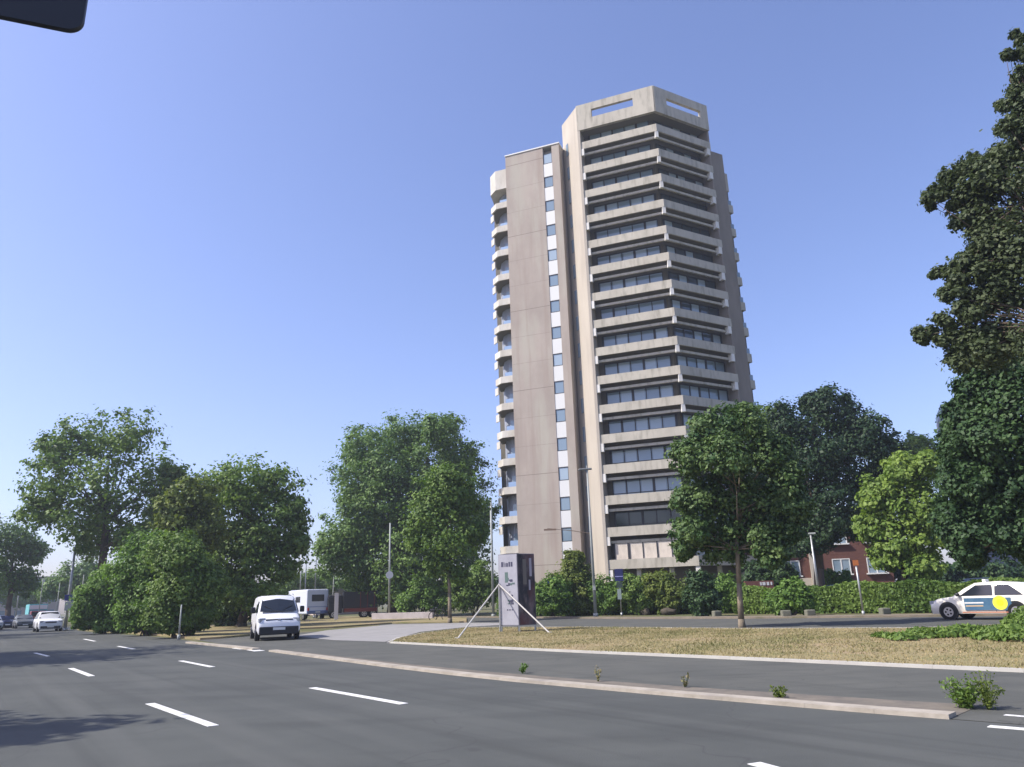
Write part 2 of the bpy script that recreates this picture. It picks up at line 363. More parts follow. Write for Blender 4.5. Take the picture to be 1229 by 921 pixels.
# grass tufts on the islands (stuff)
def inpoly(x, y, pl):
    r = False; j = len(pl)-1
    for i in range(len(pl)):
        xi, yi = pl[i]; xj, yj = pl[j]
        if (yi > y) != (yj > y) and x < (xj-xi)*(y-yi)/(yj-yi)+xi: r = not r
        j = i
    return r
straw = leafmat('straw_blades', (.15,.16,.06), (.36,.285,.15), .15, .8)
def tufts(name, pl, n, h, z, label, bounds=None, size=.05):
    xs = [p[0] for p in pl]; ys = [p[1] for p in pl]; b = bounds or (min(xs),max(xs),min(ys),max(ys))
    pts = []
    while len(pts) < n:
        x = rng.uniform(b[0],b[1]); y = rng.uniform(b[2],b[3])
        if inpoly(x,y,pl): pts.append((x,y))
    pts = np.array(pts); N = len(pts)
    patch = np.clip(.5+.35*np.sin(pts[:,0]*.55+np.sin(pts[:,1]*.4)*2)*np.sin(pts[:,1]*.45+1)+.3*np.sin(pts[:,0]*1.7+pts[:,1]*1.1)*np.sin(pts[:,1]*2.3-pts[:,0]),0,1)
    hh = h*rng.uniform(.4,1.5,N)*(.6+.7*patch)
    a = rng.uniform(0,6.28,N); lean = rng.normal(size=(N,2))*.45
    v = np.zeros((N,3,3)); wv = size*rng.uniform(.5,1.4,N)
    v[:,0,0] = pts[:,0]-np.cos(a)*wv; v[:,0,1] = pts[:,1]-np.sin(a)*wv; v[:,1,0] = pts[:,0]+np.cos(a)*wv; v[:,1,1] = pts[:,1]+np.sin(a)*wv
    v[:,2,0] = pts[:,0]+lean[:,0]*hh; v[:,2,1] = pts[:,1]+lean[:,1]*hh; v[:,2,2] = hh; v[:,:,2] += z-.01
    me = bpy.data.meshes.new(name); me.vertices.add(N*3); me.vertices.foreach_set('co', v.reshape(-1)); me.loops.add(N*3)
    me.loops.foreach_set('vertex_index', np.arange(N*3,dtype=np.int32)); me.polygons.add(N)
    me.polygons.foreach_set('loop_start', (np.arange(N)*3).astype(np.int32)); me.polygons.foreach_set('loop_total', np.full(N,3,np.int32))
    at = me.attributes.new('tint','FLOAT','POINT'); at.data.foreach_set('value', np.repeat(np.clip(.95-patch*.8+rng.normal(size=N)*.22,0,1),3).astype(np.float32))
    me.materials.append(straw); me.update(calc_edges=True); o = bpy.data.objects.new(name, me); C.objects.link(o)
    return tag(o, label, None, kind='stuff')
tufts('dry_grass', isl_poly, 95000, .045, .05, 'dry straw-coloured grass growing on the island', (-5,22,12,45), .018)

# ------------------------------------------------------------------ the tower
def tower():
    A = Vector((16.05,68.44)); B = Vector((8.10,71.54)); Cc = Vector((22.66,72.23))
    O = (12.0, 78.0, 0)
    T = thing('apartment_tower', O, 'tall grey concrete apartment tower with angled balcony bands and a blank slab wing', 'tower block')
    def bd(mb, name, m_, par=T, **k): return mb.build(name, m_, par, origin=O, **k)
    uab = (A-B).normalized(); nab = Vector((uab.y,-uab.x)); uac = (Cc-A).normalized(); nac = Vector((uac.y,-uac.x))
    cb = Vector((-.40,.917)); E_ = B+cb*3.5
    def isect(p, d, q, e):
        k = ((q.x-p.x)*e.y-(q.y-p.y)*e.x)/(d.x*e.y-d.y*e.x); return p+d*k
    def corner(off): return isect(A-nab*off, uab, A-nac*off, uac)
    # lines at an inset: B-end, A corner, C-end
    def line(off, e0=0.0, e1=0.0): return B-nab*off+uab*e0, corner(off), Cc-nac*off-uac*e1
    def wallseg(mb, p, q, th, nrm, z0, z1, m_=0):     # wall with outer face on p-q, thickness th inwards
        mb.prism([tuple(p), tuple(q), tuple(q-nrm*th), tuple(p-nrm*th)], z0, z1, m_)
    def band(mb, off, th, z0, z1, e0=0., e1=0., m_=0):
        b1, a1, c1 = line(off, e0, e1); b2, a2, c2 = line(off+th, e0, e1)
        mb.prism([tuple(b1),tuple(a1),tuple(a2),tuple(b2)], z0, z1, m_); mb.prism([tuple(a1),tuple(c1),tuple(c2),tuple(a2)], z0, z1, m_)
    step = 2.96; Z = lambda k: 49.0-step*(k-1)
    # core behind the balconies
    bi, ai, ci = line(1.4)
    back = [(27.5,83),(24,91),(13,94),(3,90),(-1.5,83),(1.5,79)]
    core = MB(); core.prism([tuple(bi),tuple(ai),tuple(ci)]+[(24.3,78.5)]+back+[(E_.x+.4,E_.y+1.0)], 0, 50.3)
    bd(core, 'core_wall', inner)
    # side walls at both ends of the balconies
    sw = MB(); pB = B+nab*.10
    sw.prism([tuple(pB), tuple(B+uab*.28+nab*.10), tuple(B+uab*.28-nab*1.9), tuple(E_+Vector((.45,.6))), tuple(E_)], 0, 53.5)
    side = bd(sw, 'side_wall', conc)
    sr = MB(); c2 = Cc+Vector((.28,.96))*3.2
    sr.prism([tuple(Cc-uac*.22-nac*.05), tuple(Cc-nac*.05), tuple(c2), tuple(Cc-nac*1.9-uac*.22)], 0, 50.6)
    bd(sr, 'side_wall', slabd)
    # narrow windows in the left side wall
    ncb = Vector((-.917,-.40))
    for k in range(1,17):
        z = Z(k)-.1; p = B+cb*2.45+ncb*.07
        wm = MB(); wm.box((p.x,p.y,z+.7), (.42,.06,1.5), math.atan2(cb.y,cb.x)); bd(wm, 'window', glass)
    # crown frame with its two open slots
    z0, z1 = 50.45, 53.62
    cap = MB()
    for (p, q, nn, s0, s1, za, zb) in ((B,A,nab,.20,.74,51.75,52.75),(A,Cc,nac,.22,.86,51.75,52.6)):
        d = q-p
        wallseg(cap, p+nn*.12, q+nn*.12, .35, nn, z0, za); wallseg(cap, p+nn*.12, q+nn*.12, .35, nn, zb, z1)
        wallseg(cap, p+nn*.12, p+nn*.12+d*s0, .35, nn, za, zb); wallseg(cap, p+nn*.12+d*s1, q+nn*.12, .35, nn, za, zb)
    o = bd(cap, 'crown_frame', concg)
    # balconies: one part for each storey
    for k in range(0,17):
        z = Z(k) if k else None
        if k == 0: continue
        pm = MB(); band(pm, 0, .16, z-.86, z, .12 if k > 1 else .0); 
        bal = bd(pm, 'balcony', concg)
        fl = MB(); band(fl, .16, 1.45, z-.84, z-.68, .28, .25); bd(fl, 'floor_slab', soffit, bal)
        if k < 16:
            lm = MB(); band(lm, .32, .22, z-1.46, z-1.22, .3, .2)
            bd(lm, 'blind_box', concg, bal)
            p1 = B+uab*.36-nab*.12; ang = math.atan2(uab.y,uab.x); p2 = corner(.2); p3 = Cc-uac*.35-nac*.24
            for p, zz, dm, a_ in ((p1,z-1.27,(.46,.34,.8),ang),(p2,z-1.23,(.34,.34,.72),ang+.4),(p3,z-1.26,(.42,.5,.78),math.atan2(uac.y,uac.x))):
                km = MB(); km.box((p.x,p.y,zz), dm, a_); bd(km, 'bracket', concl, bal)
        else:
            p1 = B+uab*.42-nab*.24; ang = math.atan2(uab.y,uab.x); p2 = corner(.3)
            km = MB(); km.box((p1.x,p1.y,z-1.4), (.5,.5,.95), ang); bd(km,'bracket',concl,bal)
            km = MB(); km.box((p2.x,p2.y,z-1.8), (.4,.4,1.8), ang); bd(km,'bracket',concl,bal)
        # ribbon windows on the back wall
        for fi, (p, q, nn, uu) in enumerate(((bi,ai,nab,uab),(ai,ci,nac,uac))):
            gm = glass if fi == 0 or k > 9 else glassd
            if fi == 0 and k == 16: gm = curtain
            elif fi == 0 and k == 15: gm = glassg
            L = (q-p).length; a_ = p+uu*(.9 if fi == 0 else .3); b_ = q-uu*.35; L = (b_-a_).length
            off_ = nn*(1.0 if k == 16 and fi == 0 else .05)
            zt = z+1.55
            wm = MB(); wallseg(wm, a_+off_, b_+off_, .04, nn, z-.6, zt)
            wo_ = bd(wm, 'window', gm)
            fm = MB(); n = max(3, int(L/1.12)); ang = math.atan2(uu.y,uu.x)
            for i in range(n+1):
                c_ = a_.lerp(b_, i/n)+off_+nn*.03; fm.box((c_.x,c_.y,(z-.6+zt)/2), ((.08,.22,.08,.12)[(i+k)%4],.06,zt-z+.6), ang)
            c_ = (a_+b_)/2+off_+nn*.03; fm.box((c_.x,c_.y,zt-.02), (L,.07,.1), ang)
            if k < 16: fm.box((c_.x,c_.y,z+.28), (L,.064,.06), ang)
            bd(fm, 'frame', framed, wo_)
            # some curtains behind single panes
            if k < 15:
                rr = random.Random(k*7+fi)
                for i in range(n):
                    if rr.random() < (.42 if k > 4 else .2):
                        ca = a_.lerp(b_, (i+.12)/n)+off_+nn*.012; cb_ = a_.lerp(b_, (i+.88)/n)+off_+nn*.012
                        cm = MB(); wallseg(cm, ca, cb_, .008, nn, z+.3, zt-.1); bd(cm, 'curtain', glass2, wo_)
    # dark ceiling edge under the crown
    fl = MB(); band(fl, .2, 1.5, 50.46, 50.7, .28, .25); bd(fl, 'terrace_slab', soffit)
    # ground floor columns
    for p in (B+uab*3-nab*.6, B+uab*6-nab*.6, A+uac*3-nac*.6, A+uac*6-nac*.6):
        cm = MB(); cm.box((p.x,p.y,1.9), (.4,.4,3.8), math.atan2(uab.y,uab.x)); bd(cm, 'column', concg)
    # ---- blank slab wing
    R_ = Vector((6.09,73.25)); ul = -uab; bk = -nab
    def q_(t, dpt=0): return tuple(R_+ul*t+bk*dpt)
    TOP = 50.2
    sm = MB(); sm.prism([q_(0),q_(.87),q_(.87,1.9),q_(0,1.9)], 0, TOP); sm.prism([q_(1.92),q_(6.45),q_(6.45,1.9),q_(1.92,1.9)], 0, TOP)
    slab = bd(sm, 'slab_wall', slabm)
    for i in range(17):
        z = TOP-1.35-i*step
        if i%1 == 0 and z > 1:
            jm = MB(); jm.prism([q_(1.94,-.003),q_(6.43,-.003),q_(6.43,.02),q_(1.94,.02)], z, z+(.05 if i%3 == 0 else .018)); bd(jm, 'panel_joint', joint, slab)
    fm = MB(); fm.prism([q_(-.06,-.08),q_(6.5,-.08),q_(6.5,2),q_(-.06,2)], TOP, TOP+.14); bd(fm, 'roof_edging', whitep, slab)
    bm_ = MB(); bm_.prism([q_(.87,.3),q_(1.92,.3),q_(1.92,1.9),q_(.87,1.9)], 0, TOP-.4); bd(bm_, 'recess_wall', inner, slab)
    for k in range(17):
        z = 49.35-step*k
        if z < 1: break
        wm = MB(); wm.prism([q_(.87,.1),q_(1.92,.1),q_(1.92,.18),q_(.87,.18)], z-1.32, z)
        wo_ = bd(wm, 'window', glass if k%4 else glass2)
        fr_ = MB()
        for t in (.9,1.89): fr_.prism([q_(t-.03,.06),q_(t+.03,.06),q_(t+.03,.1),q_(t-.03,.1)], z-1.32, z)
        for zz in (z-1.32,z-.06): fr_.prism([q_(.87,.05),q_(1.92,.05),q_(1.92,.095),q_(.87,.095)], zz, zz+.06)
        bd(fr_, 'frame', framed, wo_)
        if z-step > 0:
            pn = MB(); pn.prism([q_(.87,.04),q_(1.92,.04),q_(1.92,.18),q_(.87,.18)], z-step+.02, z-1.34); bd(pn, 'spandrel_panel', whitep)
    # ---- left wing with stacked balconies
    Wr = Vector((.1,76.4)); Wl = Wr+ul*1.35; ch = Vector((-.45,.893)); Wc = Wl+ch*1.35
    wp = [tuple(Wr),tuple(Wl),tuple(Wc),tuple(Wc+Vector((.5,3))),tuple(Wr+Vector((.6,5)))]
    cm = MB(); cm.prism(wp, 46.7, 49.15)
    bd(cm, 'wing_cap', concw)
    # recessed back of the balconies
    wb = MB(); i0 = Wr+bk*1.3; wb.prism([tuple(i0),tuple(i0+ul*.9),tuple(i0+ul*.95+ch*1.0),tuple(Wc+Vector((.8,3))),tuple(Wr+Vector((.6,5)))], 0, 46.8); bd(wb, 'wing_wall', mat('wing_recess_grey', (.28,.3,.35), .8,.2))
    for k in range(16):
        z = 45.0-step*k+.0
        pm = MB(); th = .14
        pm.prism([tuple(Wr),tuple(Wl),tuple(Wl+bk*th),tuple(Wr+bk*th)], z-.72, z)
        pin = Wl+bk*th; pm.prism([tuple(Wl+ch*.02),tuple(Wc),tuple(Wc+Vector((.14,.05))),tuple(Wl+ch*.02+Vector((.16,.1)))], z-.72, z)
        bal = bd(pm, 'balcony', concw)
        sm_ = MB(); sm_.prism([tuple(Wr+bk*th),tuple(Wl+bk*th+uab*.02),tuple(Wc+Vector((.14,.0))),tuple(Wc+Vector((.5,2.5))),tuple(Wr+Vector((.6,3)))], z-.7, z-.56); bd(sm_, 'floor_slab', soffit, bal)
        # upper fin tucked beside the balcony of the next balcony round the corner
        f_ = MB(); p = Wc+ch*.1; f_.box((p.x+.2,p.y,z-1.3), (.8,.12,.8), math.atan2(ch.y,ch.x)); bd(f_, 'fin', concw, bal)
        sc_ = MB(); p = Wr+bk*.5+ul*.55; sc_.box((p.x,p.y,z+.25), (1.0,.05,.6), math.atan2(uab.y,uab.x)); bd(sc_, 'screen', blue_sun, bal)
        wn = MB(); p = i0+ul*.5+nab*.04; wn.box((p.x,p.y,z+.55), (.8,.05,1.5), math.atan2(uab.y,uab.x)); bd(wn, 'window', glass, bal)
    # ---- right rear slab and its stacked balconies
    p0 = Vector((22.2,73.9)); p1 = Vector((24.86,75.35)); nn = nac
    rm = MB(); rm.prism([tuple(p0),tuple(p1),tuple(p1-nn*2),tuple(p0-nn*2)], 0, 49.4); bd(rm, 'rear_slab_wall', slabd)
    r1 = p1-nn*.7; r2 = r1+uac*1.15
    cm = MB(); cm.prism([tuple(r1),tuple(r2),tuple(r2-nn*4),tuple(r1-nn*4)], 45.3, 47.6); bd(cm, 'wing_cap', conc)
    rb = MB(); rb.prism([tuple(r1-nn*1.4-uac*.6),tuple(r1-nn*1.4-uac*.1),tuple(r1-nn*4-uac*.1),tuple(r1-nn*4-uac*.6)], 0, 45.4); bd(rb, 'wing_wall', inner)
    for k in range(15):
        z = 43.6-step*k
        pm = MB(); e = r1+uac*(1.45); pm.prism([tuple(r1),tuple(e),tuple(e-nn*.14),tuple(r1-nn*.14)], z-.95, z); pm.prism([tuple(e-nn*.14),tuple(e-nn*2.4),tuple(e-nn*2.4-uac*.14),tuple(e-nn*.14-uac*.14)], z-.95, z)
        bal = bd(pm, 'balcony', concg)
        s2 = MB(); s2.prism([tuple(r1-nn*.14),tuple(e-nn*.14-uac*.14),tuple(e-nn*2.4-uac*.14),tuple(r1-nn*2.4)], z-.93, z-.75); bd(s2, 'floor_slab', concg, bal)
        aw = MB(); aw.prism([tuple(r1-nn*.1),tuple(e-nn*.1-uac*.1),tuple(e-nn*1.2-uac*.1),tuple(r1-nn*1.2)], z, z+.62); bd(aw, 'windscreen', glass, bal)
tower()

# ------------------------------------------------------------------ trees and shrubs
L_mid = leafmat('leaves_mid_green', (0.065,0.123,0.024), (0.171,0.252,0.055))
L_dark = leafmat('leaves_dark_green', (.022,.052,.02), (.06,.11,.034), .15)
L_lite = leafmat('leaves_yellow_green', (.1,.17,.03), (.21,.29,.06), .3)
L_blue = leafmat('leaves_cool_green', (0.065,0.129,0.034), (0.165,0.252,0.065))
L_brown = leafmat('leaves_bronze_green', (.042,.062,.026), (.095,.12,.052), .25)
L_street = leafmat('leaves_street_tree', (.036,.082,.024), (.122,.182,.054), .2)
L_deep = leafmat('leaves_shaded_green', (.012,.032,.013), (.036,.07,.022), .1)  # leaf colour darkened: the shaded look of the tree painted in
L_olive = leafmat('leaves_olive', (.08,.12,.025), (.18,.22,.045), .3)
L_bush = leafmat('leaves_bush_green', (0.071,0.140,0.028), (0.165,0.269,0.055), .3)
def lobes_at(lobes, dist, seed, depth=.8, extra=1, jit=4):
    rr = random.Random(seed); out = []
    xs = [l[0] for l in lobes]; cx = (min(xs)+max(xs))/2; W = (max(xs)-min(xs))/2+1e-3
    for (x, y, r) in lobes:
        _, t = P(x, y, dist); half = (W*t)*math.sqrt(max(.15, 1-((x-cx)/W)**2*.85))*depth
        for j in range(extra+1):
            dd = rr.uniform(-half, half)*(.35 if j == 0 else 1)
            p, t2 = P(x+rr.uniform(-jit,jit)*(j > 0), y+rr.uniform(-jit,jit)*(j > 0), dist+dd)
            out.append((p, r*t2*(1 if j == 0 else .85)))
    return out
def tree(name, base, lobes, dist, leaf, material, label, cat='tree', group=None, per=26, sub=16, seed=1, trunk_r=.3, barkm=bark, extra=1, fork=.35, limbs=True, subr=.36, fill=.45, depth=.8, lean=0, grow=1.27, leadw=1.0, jit=4):
    rr = random.Random(seed); rg = np.random.default_rng(seed)
    b, _ = P(base[0], base[1], dist); b = Vector((b.x, b.y, 0))
    T = thing(name, b, label, cat, group)
    L = [(c, r*grow) for c, r in lobes_at(lobes, dist, seed, depth, extra, jit)]
    top = max(c.z for c, r in L); lowz = min(c.z-r for c, r in L)
    cxy = sum((Vector((c.x,c.y)) for c, r in L), Vector((0,0)))/len(L)
    if limbs:
        tb = MB(); fz = max(lowz*1.0+.2*(top-lowz), 1.2)
        fp_ = Vector((b.x+(cxy.x-b.x)*.35, b.y+(cxy.y-b.y)*.35, fz)); mid = b.lerp(fp_, .5)+Vector((rr.uniform(-.1,.1),rr.uniform(-.1,.1),0))
        tb.path([b+Vector((0,0,-.1)), b+Vector((0,0,.35)), mid, fp_], [trunk_r*1.45, trunk_r*1.05, trunk_r*.88, trunk_r*.75], 10)
        cxy = Vector((b.x,b.y)).lerp(cxy, leadw)
        tp = Vector((cxy.x, cxy.y, fz+(top-fz)*.8)); m1 = fp_.lerp(tp, .5)+Vector((rr.uniform(-.4,.4),rr.uniform(-.4,.4),0))
        tb.path([fp_, m1, tp], [trunk_r*.75, trunk_r*.4, trunk_r*.1], 8)
        for c, r in L:
            s = fp_.lerp(m1, rr.uniform(0,1)) if c.z > fz+1 else fp_.lerp(b, .1)
            md = s.lerp(c, .5)+Vector((rr.uniform(-.3,.3),rr.uniform(-.3,.3),rr.uniform(0,.1)*(c-s).length))
            tb.path([s, md, c], [trunk_r*.28, trunk_r*.15, trunk_r*.06], 6)
            for _ in range(2):
                e = c+Vector((rr.uniform(-1,1),rr.uniform(-1,1),rr.uniform(-.6,1)))*r*.55; tb.tube(c, e, trunk_r*.06, trunk_r*.02, 5)
        tb.build('trunk', barkm, T, origin=b, smooth=True)
    cs, ns, ts = crown_points([(tuple(c), r) for c, r in L], per*1.75, sub, subr, fill, rr=rg)
    leaf_mesh('crown' if limbs else 'foliage', cs, ns, leaf*.78, ts, material, T, origin=tuple(b), rngl=rg)
    if not limbs:
        sb = MB()
        for _ in range(7):
            c, r = rr.choice(L); sb.tube(b+Vector((rr.uniform(-.3,.3),rr.uniform(-.3,.3),0)), c, .05, .015, 5)
        sb.build('stems', bark, T, origin=b)
    return T

tree('broadleaf_tree', (118,745), [(95,530,30),(150,528,32),(60,572,32),(118,575,38),(185,568,30),(48,612,22),(90,622,30),(145,615,34),(195,603,22),(110,650,22),(72,540,22),(205,575,14),(150,650,15)], 78, .34, L_mid,
     'big open-crowned green tree at the left, sky showing through its crown', per=24, sub=17, seed=3, trunk_r=.42, extra=1, subr=.33, fill=.35)
tree('broadleaf_tree', (10,742), [(-12,655,30),(18,650,22),(38,662,16),(5,690,25),(30,700,14)], 112, .4, L_blue, 'dark bluish tree at the far left edge of the view', per=30, sub=16, seed=4, trunk_r=.35)
tree('broadleaf_tree', (95,740), [(78,700,16),(95,690,16),(112,692,18),(62,708,13)], 135, .42, L_blue, 'low dark tree far behind the pale pole and sign', per=26, sub=14, seed=5)
tree('broadleaf_tree', (290,752), [(290,578,32),(255,590,26),(330,583,27),(272,620,38),(320,630,36),(350,615,20),(240,655,28),(285,680,36),(335,670,28),(358,650,14),(310,712,30),(270,700,28),(300,650,30)], 62, .3, L_mid,
     'rounded dark green tree behind the white van', per=30, sub=18, seed=6, trunk_r=.33)
tree('broadleaf_tree', (230,752), [(232,598,24),(213,622,22),(245,632,26),(222,655,24)], 58, .28, L_olive, 'yellowing olive-green tree between the big shrubs and the rounded dark tree', per=34, sub=18, seed=7, trunk_r=.2)
tree('broadleaf_tree', (200,744), [(200,600,14),(190,625,18),(175,650,18)], 84, .32, L_dark, 'dark tree glimpsed behind the yellowing tree', per=22, sub=14, seed=8, trunk_r=.2)
tree('broadleaf_tree', (470,742), [(440,540,28),(488,527,28),(528,520,22),(552,550,24),(430,585,30),(480,585,42),(540,595,42),(570,618,24),(418,645,30),(402,668,22),(440,640,34),(465,650,42),(555,660,30),(505,640,40),(430,690,24),(470,695,28),(515,690,28),(455,600,34),(510,570,34),(465,560,30)], 82, .32, L_blue,
     'huge domed green tree left of the tower', per=50, sub=22, seed=9, trunk_r=.5)
tree('street_tree', (540,750), [(532,580,24),(520,612,26),(555,600,25),(506,642,18),(540,650,30),(572,640,14),(528,678,14),(550,690,10)], 53, .24, L_mid, 'slender young tree with a bare trunk in front of the huge domed tree', per=34, sub=18, seed=10, trunk_r=.13, barkm=barkp)
tree('street_tree', (891,756), [(850,518,22),(895,508,24),(828,548,20),(875,550,30),(925,545,24),(848,600,32),(900,605,34),(942,600,20),(830,640,20),(875,650,27),(922,650,22),(818,600,12),(950,640,12),(820,660,10),(945,570,18),(955,610,18),(925,665,16)], 33.5, .17, L_street,
     'street tree with a bare brown trunk on the dry grass island', per=44, sub=22, seed=11, trunk_r=.12, barkm=barkp, subr=.34)
tree('broadleaf_tree', (985,724), [(945,510,26),(1000,495,28),(1040,520,26),(1062,548,18),(965,545,36),(1015,555,38),(950,605,30),(1000,605,36),(985,640,22),(930,640,22),(1045,590,20),(975,485,14),(1062,575,20),(920,560,22),(905,600,22),(1030,630,20),(960,650,20),(925,520,20),(990,540,34)], 62, .26, L_deep,
     'very dark dense tree right of the tower', per=44, sub=20, seed=12, trunk_r=.4)
tree('broadleaf_tree', (1085,712), [(1085,568,20),(1112,560,16),(1060,598,22),(1100,605,30),(1048,632,19),(1085,650,28),(1125,635,22),(1110,680,18),(1065,668,16)], 50, .25, L_lite,
     'bright yellow-green tree beside the tall dark foliage on the right', per=40, sub=20, seed=13, trunk_r=.2)
tree('broadleaf_tree', (1110,712), [(1100,535,13),(1114,545,13),(1088,545,12),(1110,560,18)], 88, .32, L_lite, 'light green tree top peeping over the yellow-green tree', per=30, sub=16, seed=14, trunk_r=.2)
tree('plane_tree', (1400,745), [(1235,60,14),(1224,48,5),(1219,66,5),(1226,86,8),(1218,110,9),(1226,128,13),(1206,128,6),(1240,160,26),(1222,180,16),(1200,196,13),(1180,200,10),(1158,205,10),(1140,216,9),(1124,228,7),(1195,222,18),(1220,225,24),(1172,225,14),(1150,238,10),(1130,236,6),(1168,255,12),(1150,268,8),(1185,262,16),(1210,275,22),(1188,295,14),(1168,305,10),(1150,318,8),(1130,326,6),(1230,310,26),(1200,325,20),(1175,332,14),(1152,343,9),(1135,352,7),(1212,360,22),(1180,365,16),(1158,378,12),(1138,388,8),(1118,399,8),(1104,405,5),(1195,395,20),(1225,410,22),(1165,412,13),(1142,432,8),(1155,440,10),(1185,430,18),(1182,243,11),(1176,284,12),(1165,354,9),(1196,345,14),(1186,405,13),(1152,412,9),(1196,300,14),(1205,185,10),(1215,150,10),(1290,250,60),(1300,380,60),(1290,130,45)], 25, .135, L_brown,
     'tall bronze-green tree reaching in from the right edge above the other trees', per=8, sub=24, seed=15, trunk_r=.11, extra=2, subr=.85, fill=.3, jit=14, depth=.3, grow=1.12, leadw=.1)
tree('poplar_tree', (1300,735), [(1158,492,17),(1150,525,15),(1150,565,16),(1175,470,24),(1205,450,30),(1162,520,26),(1200,530,38),(1158,580,28),(1205,595,42),(1160,635,27),(1212,632,36),(1235,500,40),(1245,580,40),(1166,668,14),(1240,650,25),(1145,620,16),(1150,545,16)], 31, .16, L_dark,
     'dense dark green tree hanging almost to the ground at the right edge', per=52, sub=26, seed=16, trunk_r=.3, subr=.34)

def shrub(name, base, lobes, dist, leaf, material, label, group=None, cat='shrub', **k):
    return tree(name, base, lobes, dist, leaf, material, label, cat, group, limbs=False, **k)
g = 'big shrubs left of the road'
shrub('shrub', (125,756), [(128,705,24),(110,728,18),(142,728,24),(150,695,20),(100,744,10),(120,747,9),(140,748,9)], 62, .22, L_bush, 'leftmost and lightest of the big roadside shrubs', g, per=46, sub=20, seed=21, extra=2)
shrub('shrub', (175,756), [(165,685,28),(185,665,26),(175,715,30),(160,738,17),(198,690,24),(165,748,9),(185,748,9)], 53, .2, L_bush, 'tallest middle shrub left of the road, below the open-crowned tree', g, per=50, sub=22, seed=22, extra=2)
shrub('shrub', (215,758), [(215,668,26),(230,700,28),(210,725,30),(238,730,20),(195,742,15),(250,700,18),(205,750,8),(225,750,8),(240,746,9)], 46, .18, L_mid, 'dark green shrub at the right end of the roadside row, by the thin pole', g, per=56, sub=24, seed=23, extra=2)
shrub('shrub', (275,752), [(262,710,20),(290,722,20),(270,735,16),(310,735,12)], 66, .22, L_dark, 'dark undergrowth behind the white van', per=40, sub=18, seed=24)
# background greenery between the trees
shrub('shrub', (370,735), [(345,700,18),(370,700,16),(392,700,14),(330,715,14)], 118, .36, L_mid, 'bush behind the parked camper', per=30, sub=16, seed=25)
shrub('shrub', (505,735), [(490,722,13),(512,716,16),(535,722,14),(505,700,14)], 76, .25, L_bush, 'light green bush behind the slender young tree', 'bushes under the domed tree', per=36, sub=18, seed=26)
shrub('shrub', (570,735), [(560,715,16),(582,712,16),(548,700,14),(575,692,14)], 74, .25, L_mid, 'darker green bush just left of the banner column', 'bushes under the domed tree', per=36, sub=18, seed=27)
# hedge bushes in front of the tower
hb = [((662,732),[(658,722,14),(668,708,15),(650,712,12),(672,724,13)],60,L_bush,'leafy bush immediately right of the banner column'),
      ((690,732),[(690,690,18),(680,705,20),(702,710,18),(692,724,14),(688,672,10)],61,L_olive,'tallest olive bush at the foot of the concrete slab'),
      ((725,733),[(722,712,15),(735,718,14),(728,725,12),(745,706,11)],60,L_bush,'low bush behind the blue sign'),
      ((765,733),[(760,708,15),(778,712,15),(768,724,13)],58,L_mid,'darker low bush right of the blue sign'),
      ((800,733),[(795,704,15),(812,712,15),(802,724,13)],57,L_olive,'yellowish bush under the lowest balcony band'),
      ((842,736),[(842,700,12),(836,715,14),(850,722,13),(840,730,9)],50,L_dark,'small dark pointed bush left of the street tree'),
      ((872,734),[(868,706,13),(884,712,12),(872,724,11)],56,L_bush,'low bush behind the trunk of the street tree')]
for i, (b_, lo, d_, mt, lb) in enumerate(hb):
    shrub('hedge_bush', b_, lo, d_, .2, mt, lb, 'bushes at the foot of the tower', 'bush', per=40, sub=20, seed=40+i, extra=2)
shrub('shrub', (948,736), [(948,712,13),(935,722,12),(962,722,13),(955,704,8)], 47, .18, L_bush, 'bright green bush standing before the clipped hedge', per=44, sub=20, seed=51, extra=2)
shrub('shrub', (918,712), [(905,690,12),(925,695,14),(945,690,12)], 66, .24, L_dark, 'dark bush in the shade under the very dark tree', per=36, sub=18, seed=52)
shrub('shrub', (1010,712), [(995,694,10),(1012,696,10)], 64, .24, L_bush, 'small bush in front of the brick house', per=36, sub=16, seed=53)
# long clipped hedge
def hedge(pa, pb, h, wdt, material, label, seed, n):
    rg = np.random.default_rng(seed); a = Vector(pa); b = Vector(pb); d = b-a; nrm = Vector((-d.y,d.x)).normalized()
    o = thing('clipped_hedge', (a.x,a.y,0), label, 'hedge')
    t = rg.uniform(0,1,n); zz = rg.uniform(0,1,n)**.7; sd_ = rg.uniform(-.5,.5,n)
    top = rg.random(n) < .35; face = ~top
    zz = np.where(top, 1+rg.normal(size=n)*.03, zz); sd_ = np.where(face, np.sign(sd_)*(.5+rg.normal(size=n)*.05), sd_)
    wav = 1+.05*np.sin(t*d.length*1.7)+.04*np.sin(t*d.length*.6+2)
    c = np.stack([a.x+d.x*t+nrm.x*sd_*wdt, a.y+d.y*t+nrm.y*sd_*wdt, zz*h*wav], 1)
    nn = np.where(top[:,None], np.array([0,0,1.]), np.outer(np.sign(sd_),[nrm.x,nrm.y,.3]))+rg.normal(size=(n,3))*.5
    ti = .45+.3*np.sin(t*d.length*.9)+rg.normal(size=n)*.2
    leaf_mesh('foliage', c, nn, .15, ti, material, o, origin=(a.x,a.y,0), rngl=rg)
    st = MB()
    for i in range(int(d.length/.8)):
        p = a+d*(i+.5)/int(d.length/.8); st.tube((p.x,p.y,0),(p.x+.1,p.y,h*.8),.04,.02,5)
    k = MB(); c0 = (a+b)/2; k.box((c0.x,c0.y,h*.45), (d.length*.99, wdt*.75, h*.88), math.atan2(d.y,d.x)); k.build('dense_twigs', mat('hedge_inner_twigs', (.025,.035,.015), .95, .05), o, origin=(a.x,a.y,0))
    st.build('stems', bark, o, origin=(a.x,a.y,0))
def PG(x, y, d): p, _ = P(x, y, d); return (p.x, p.y)
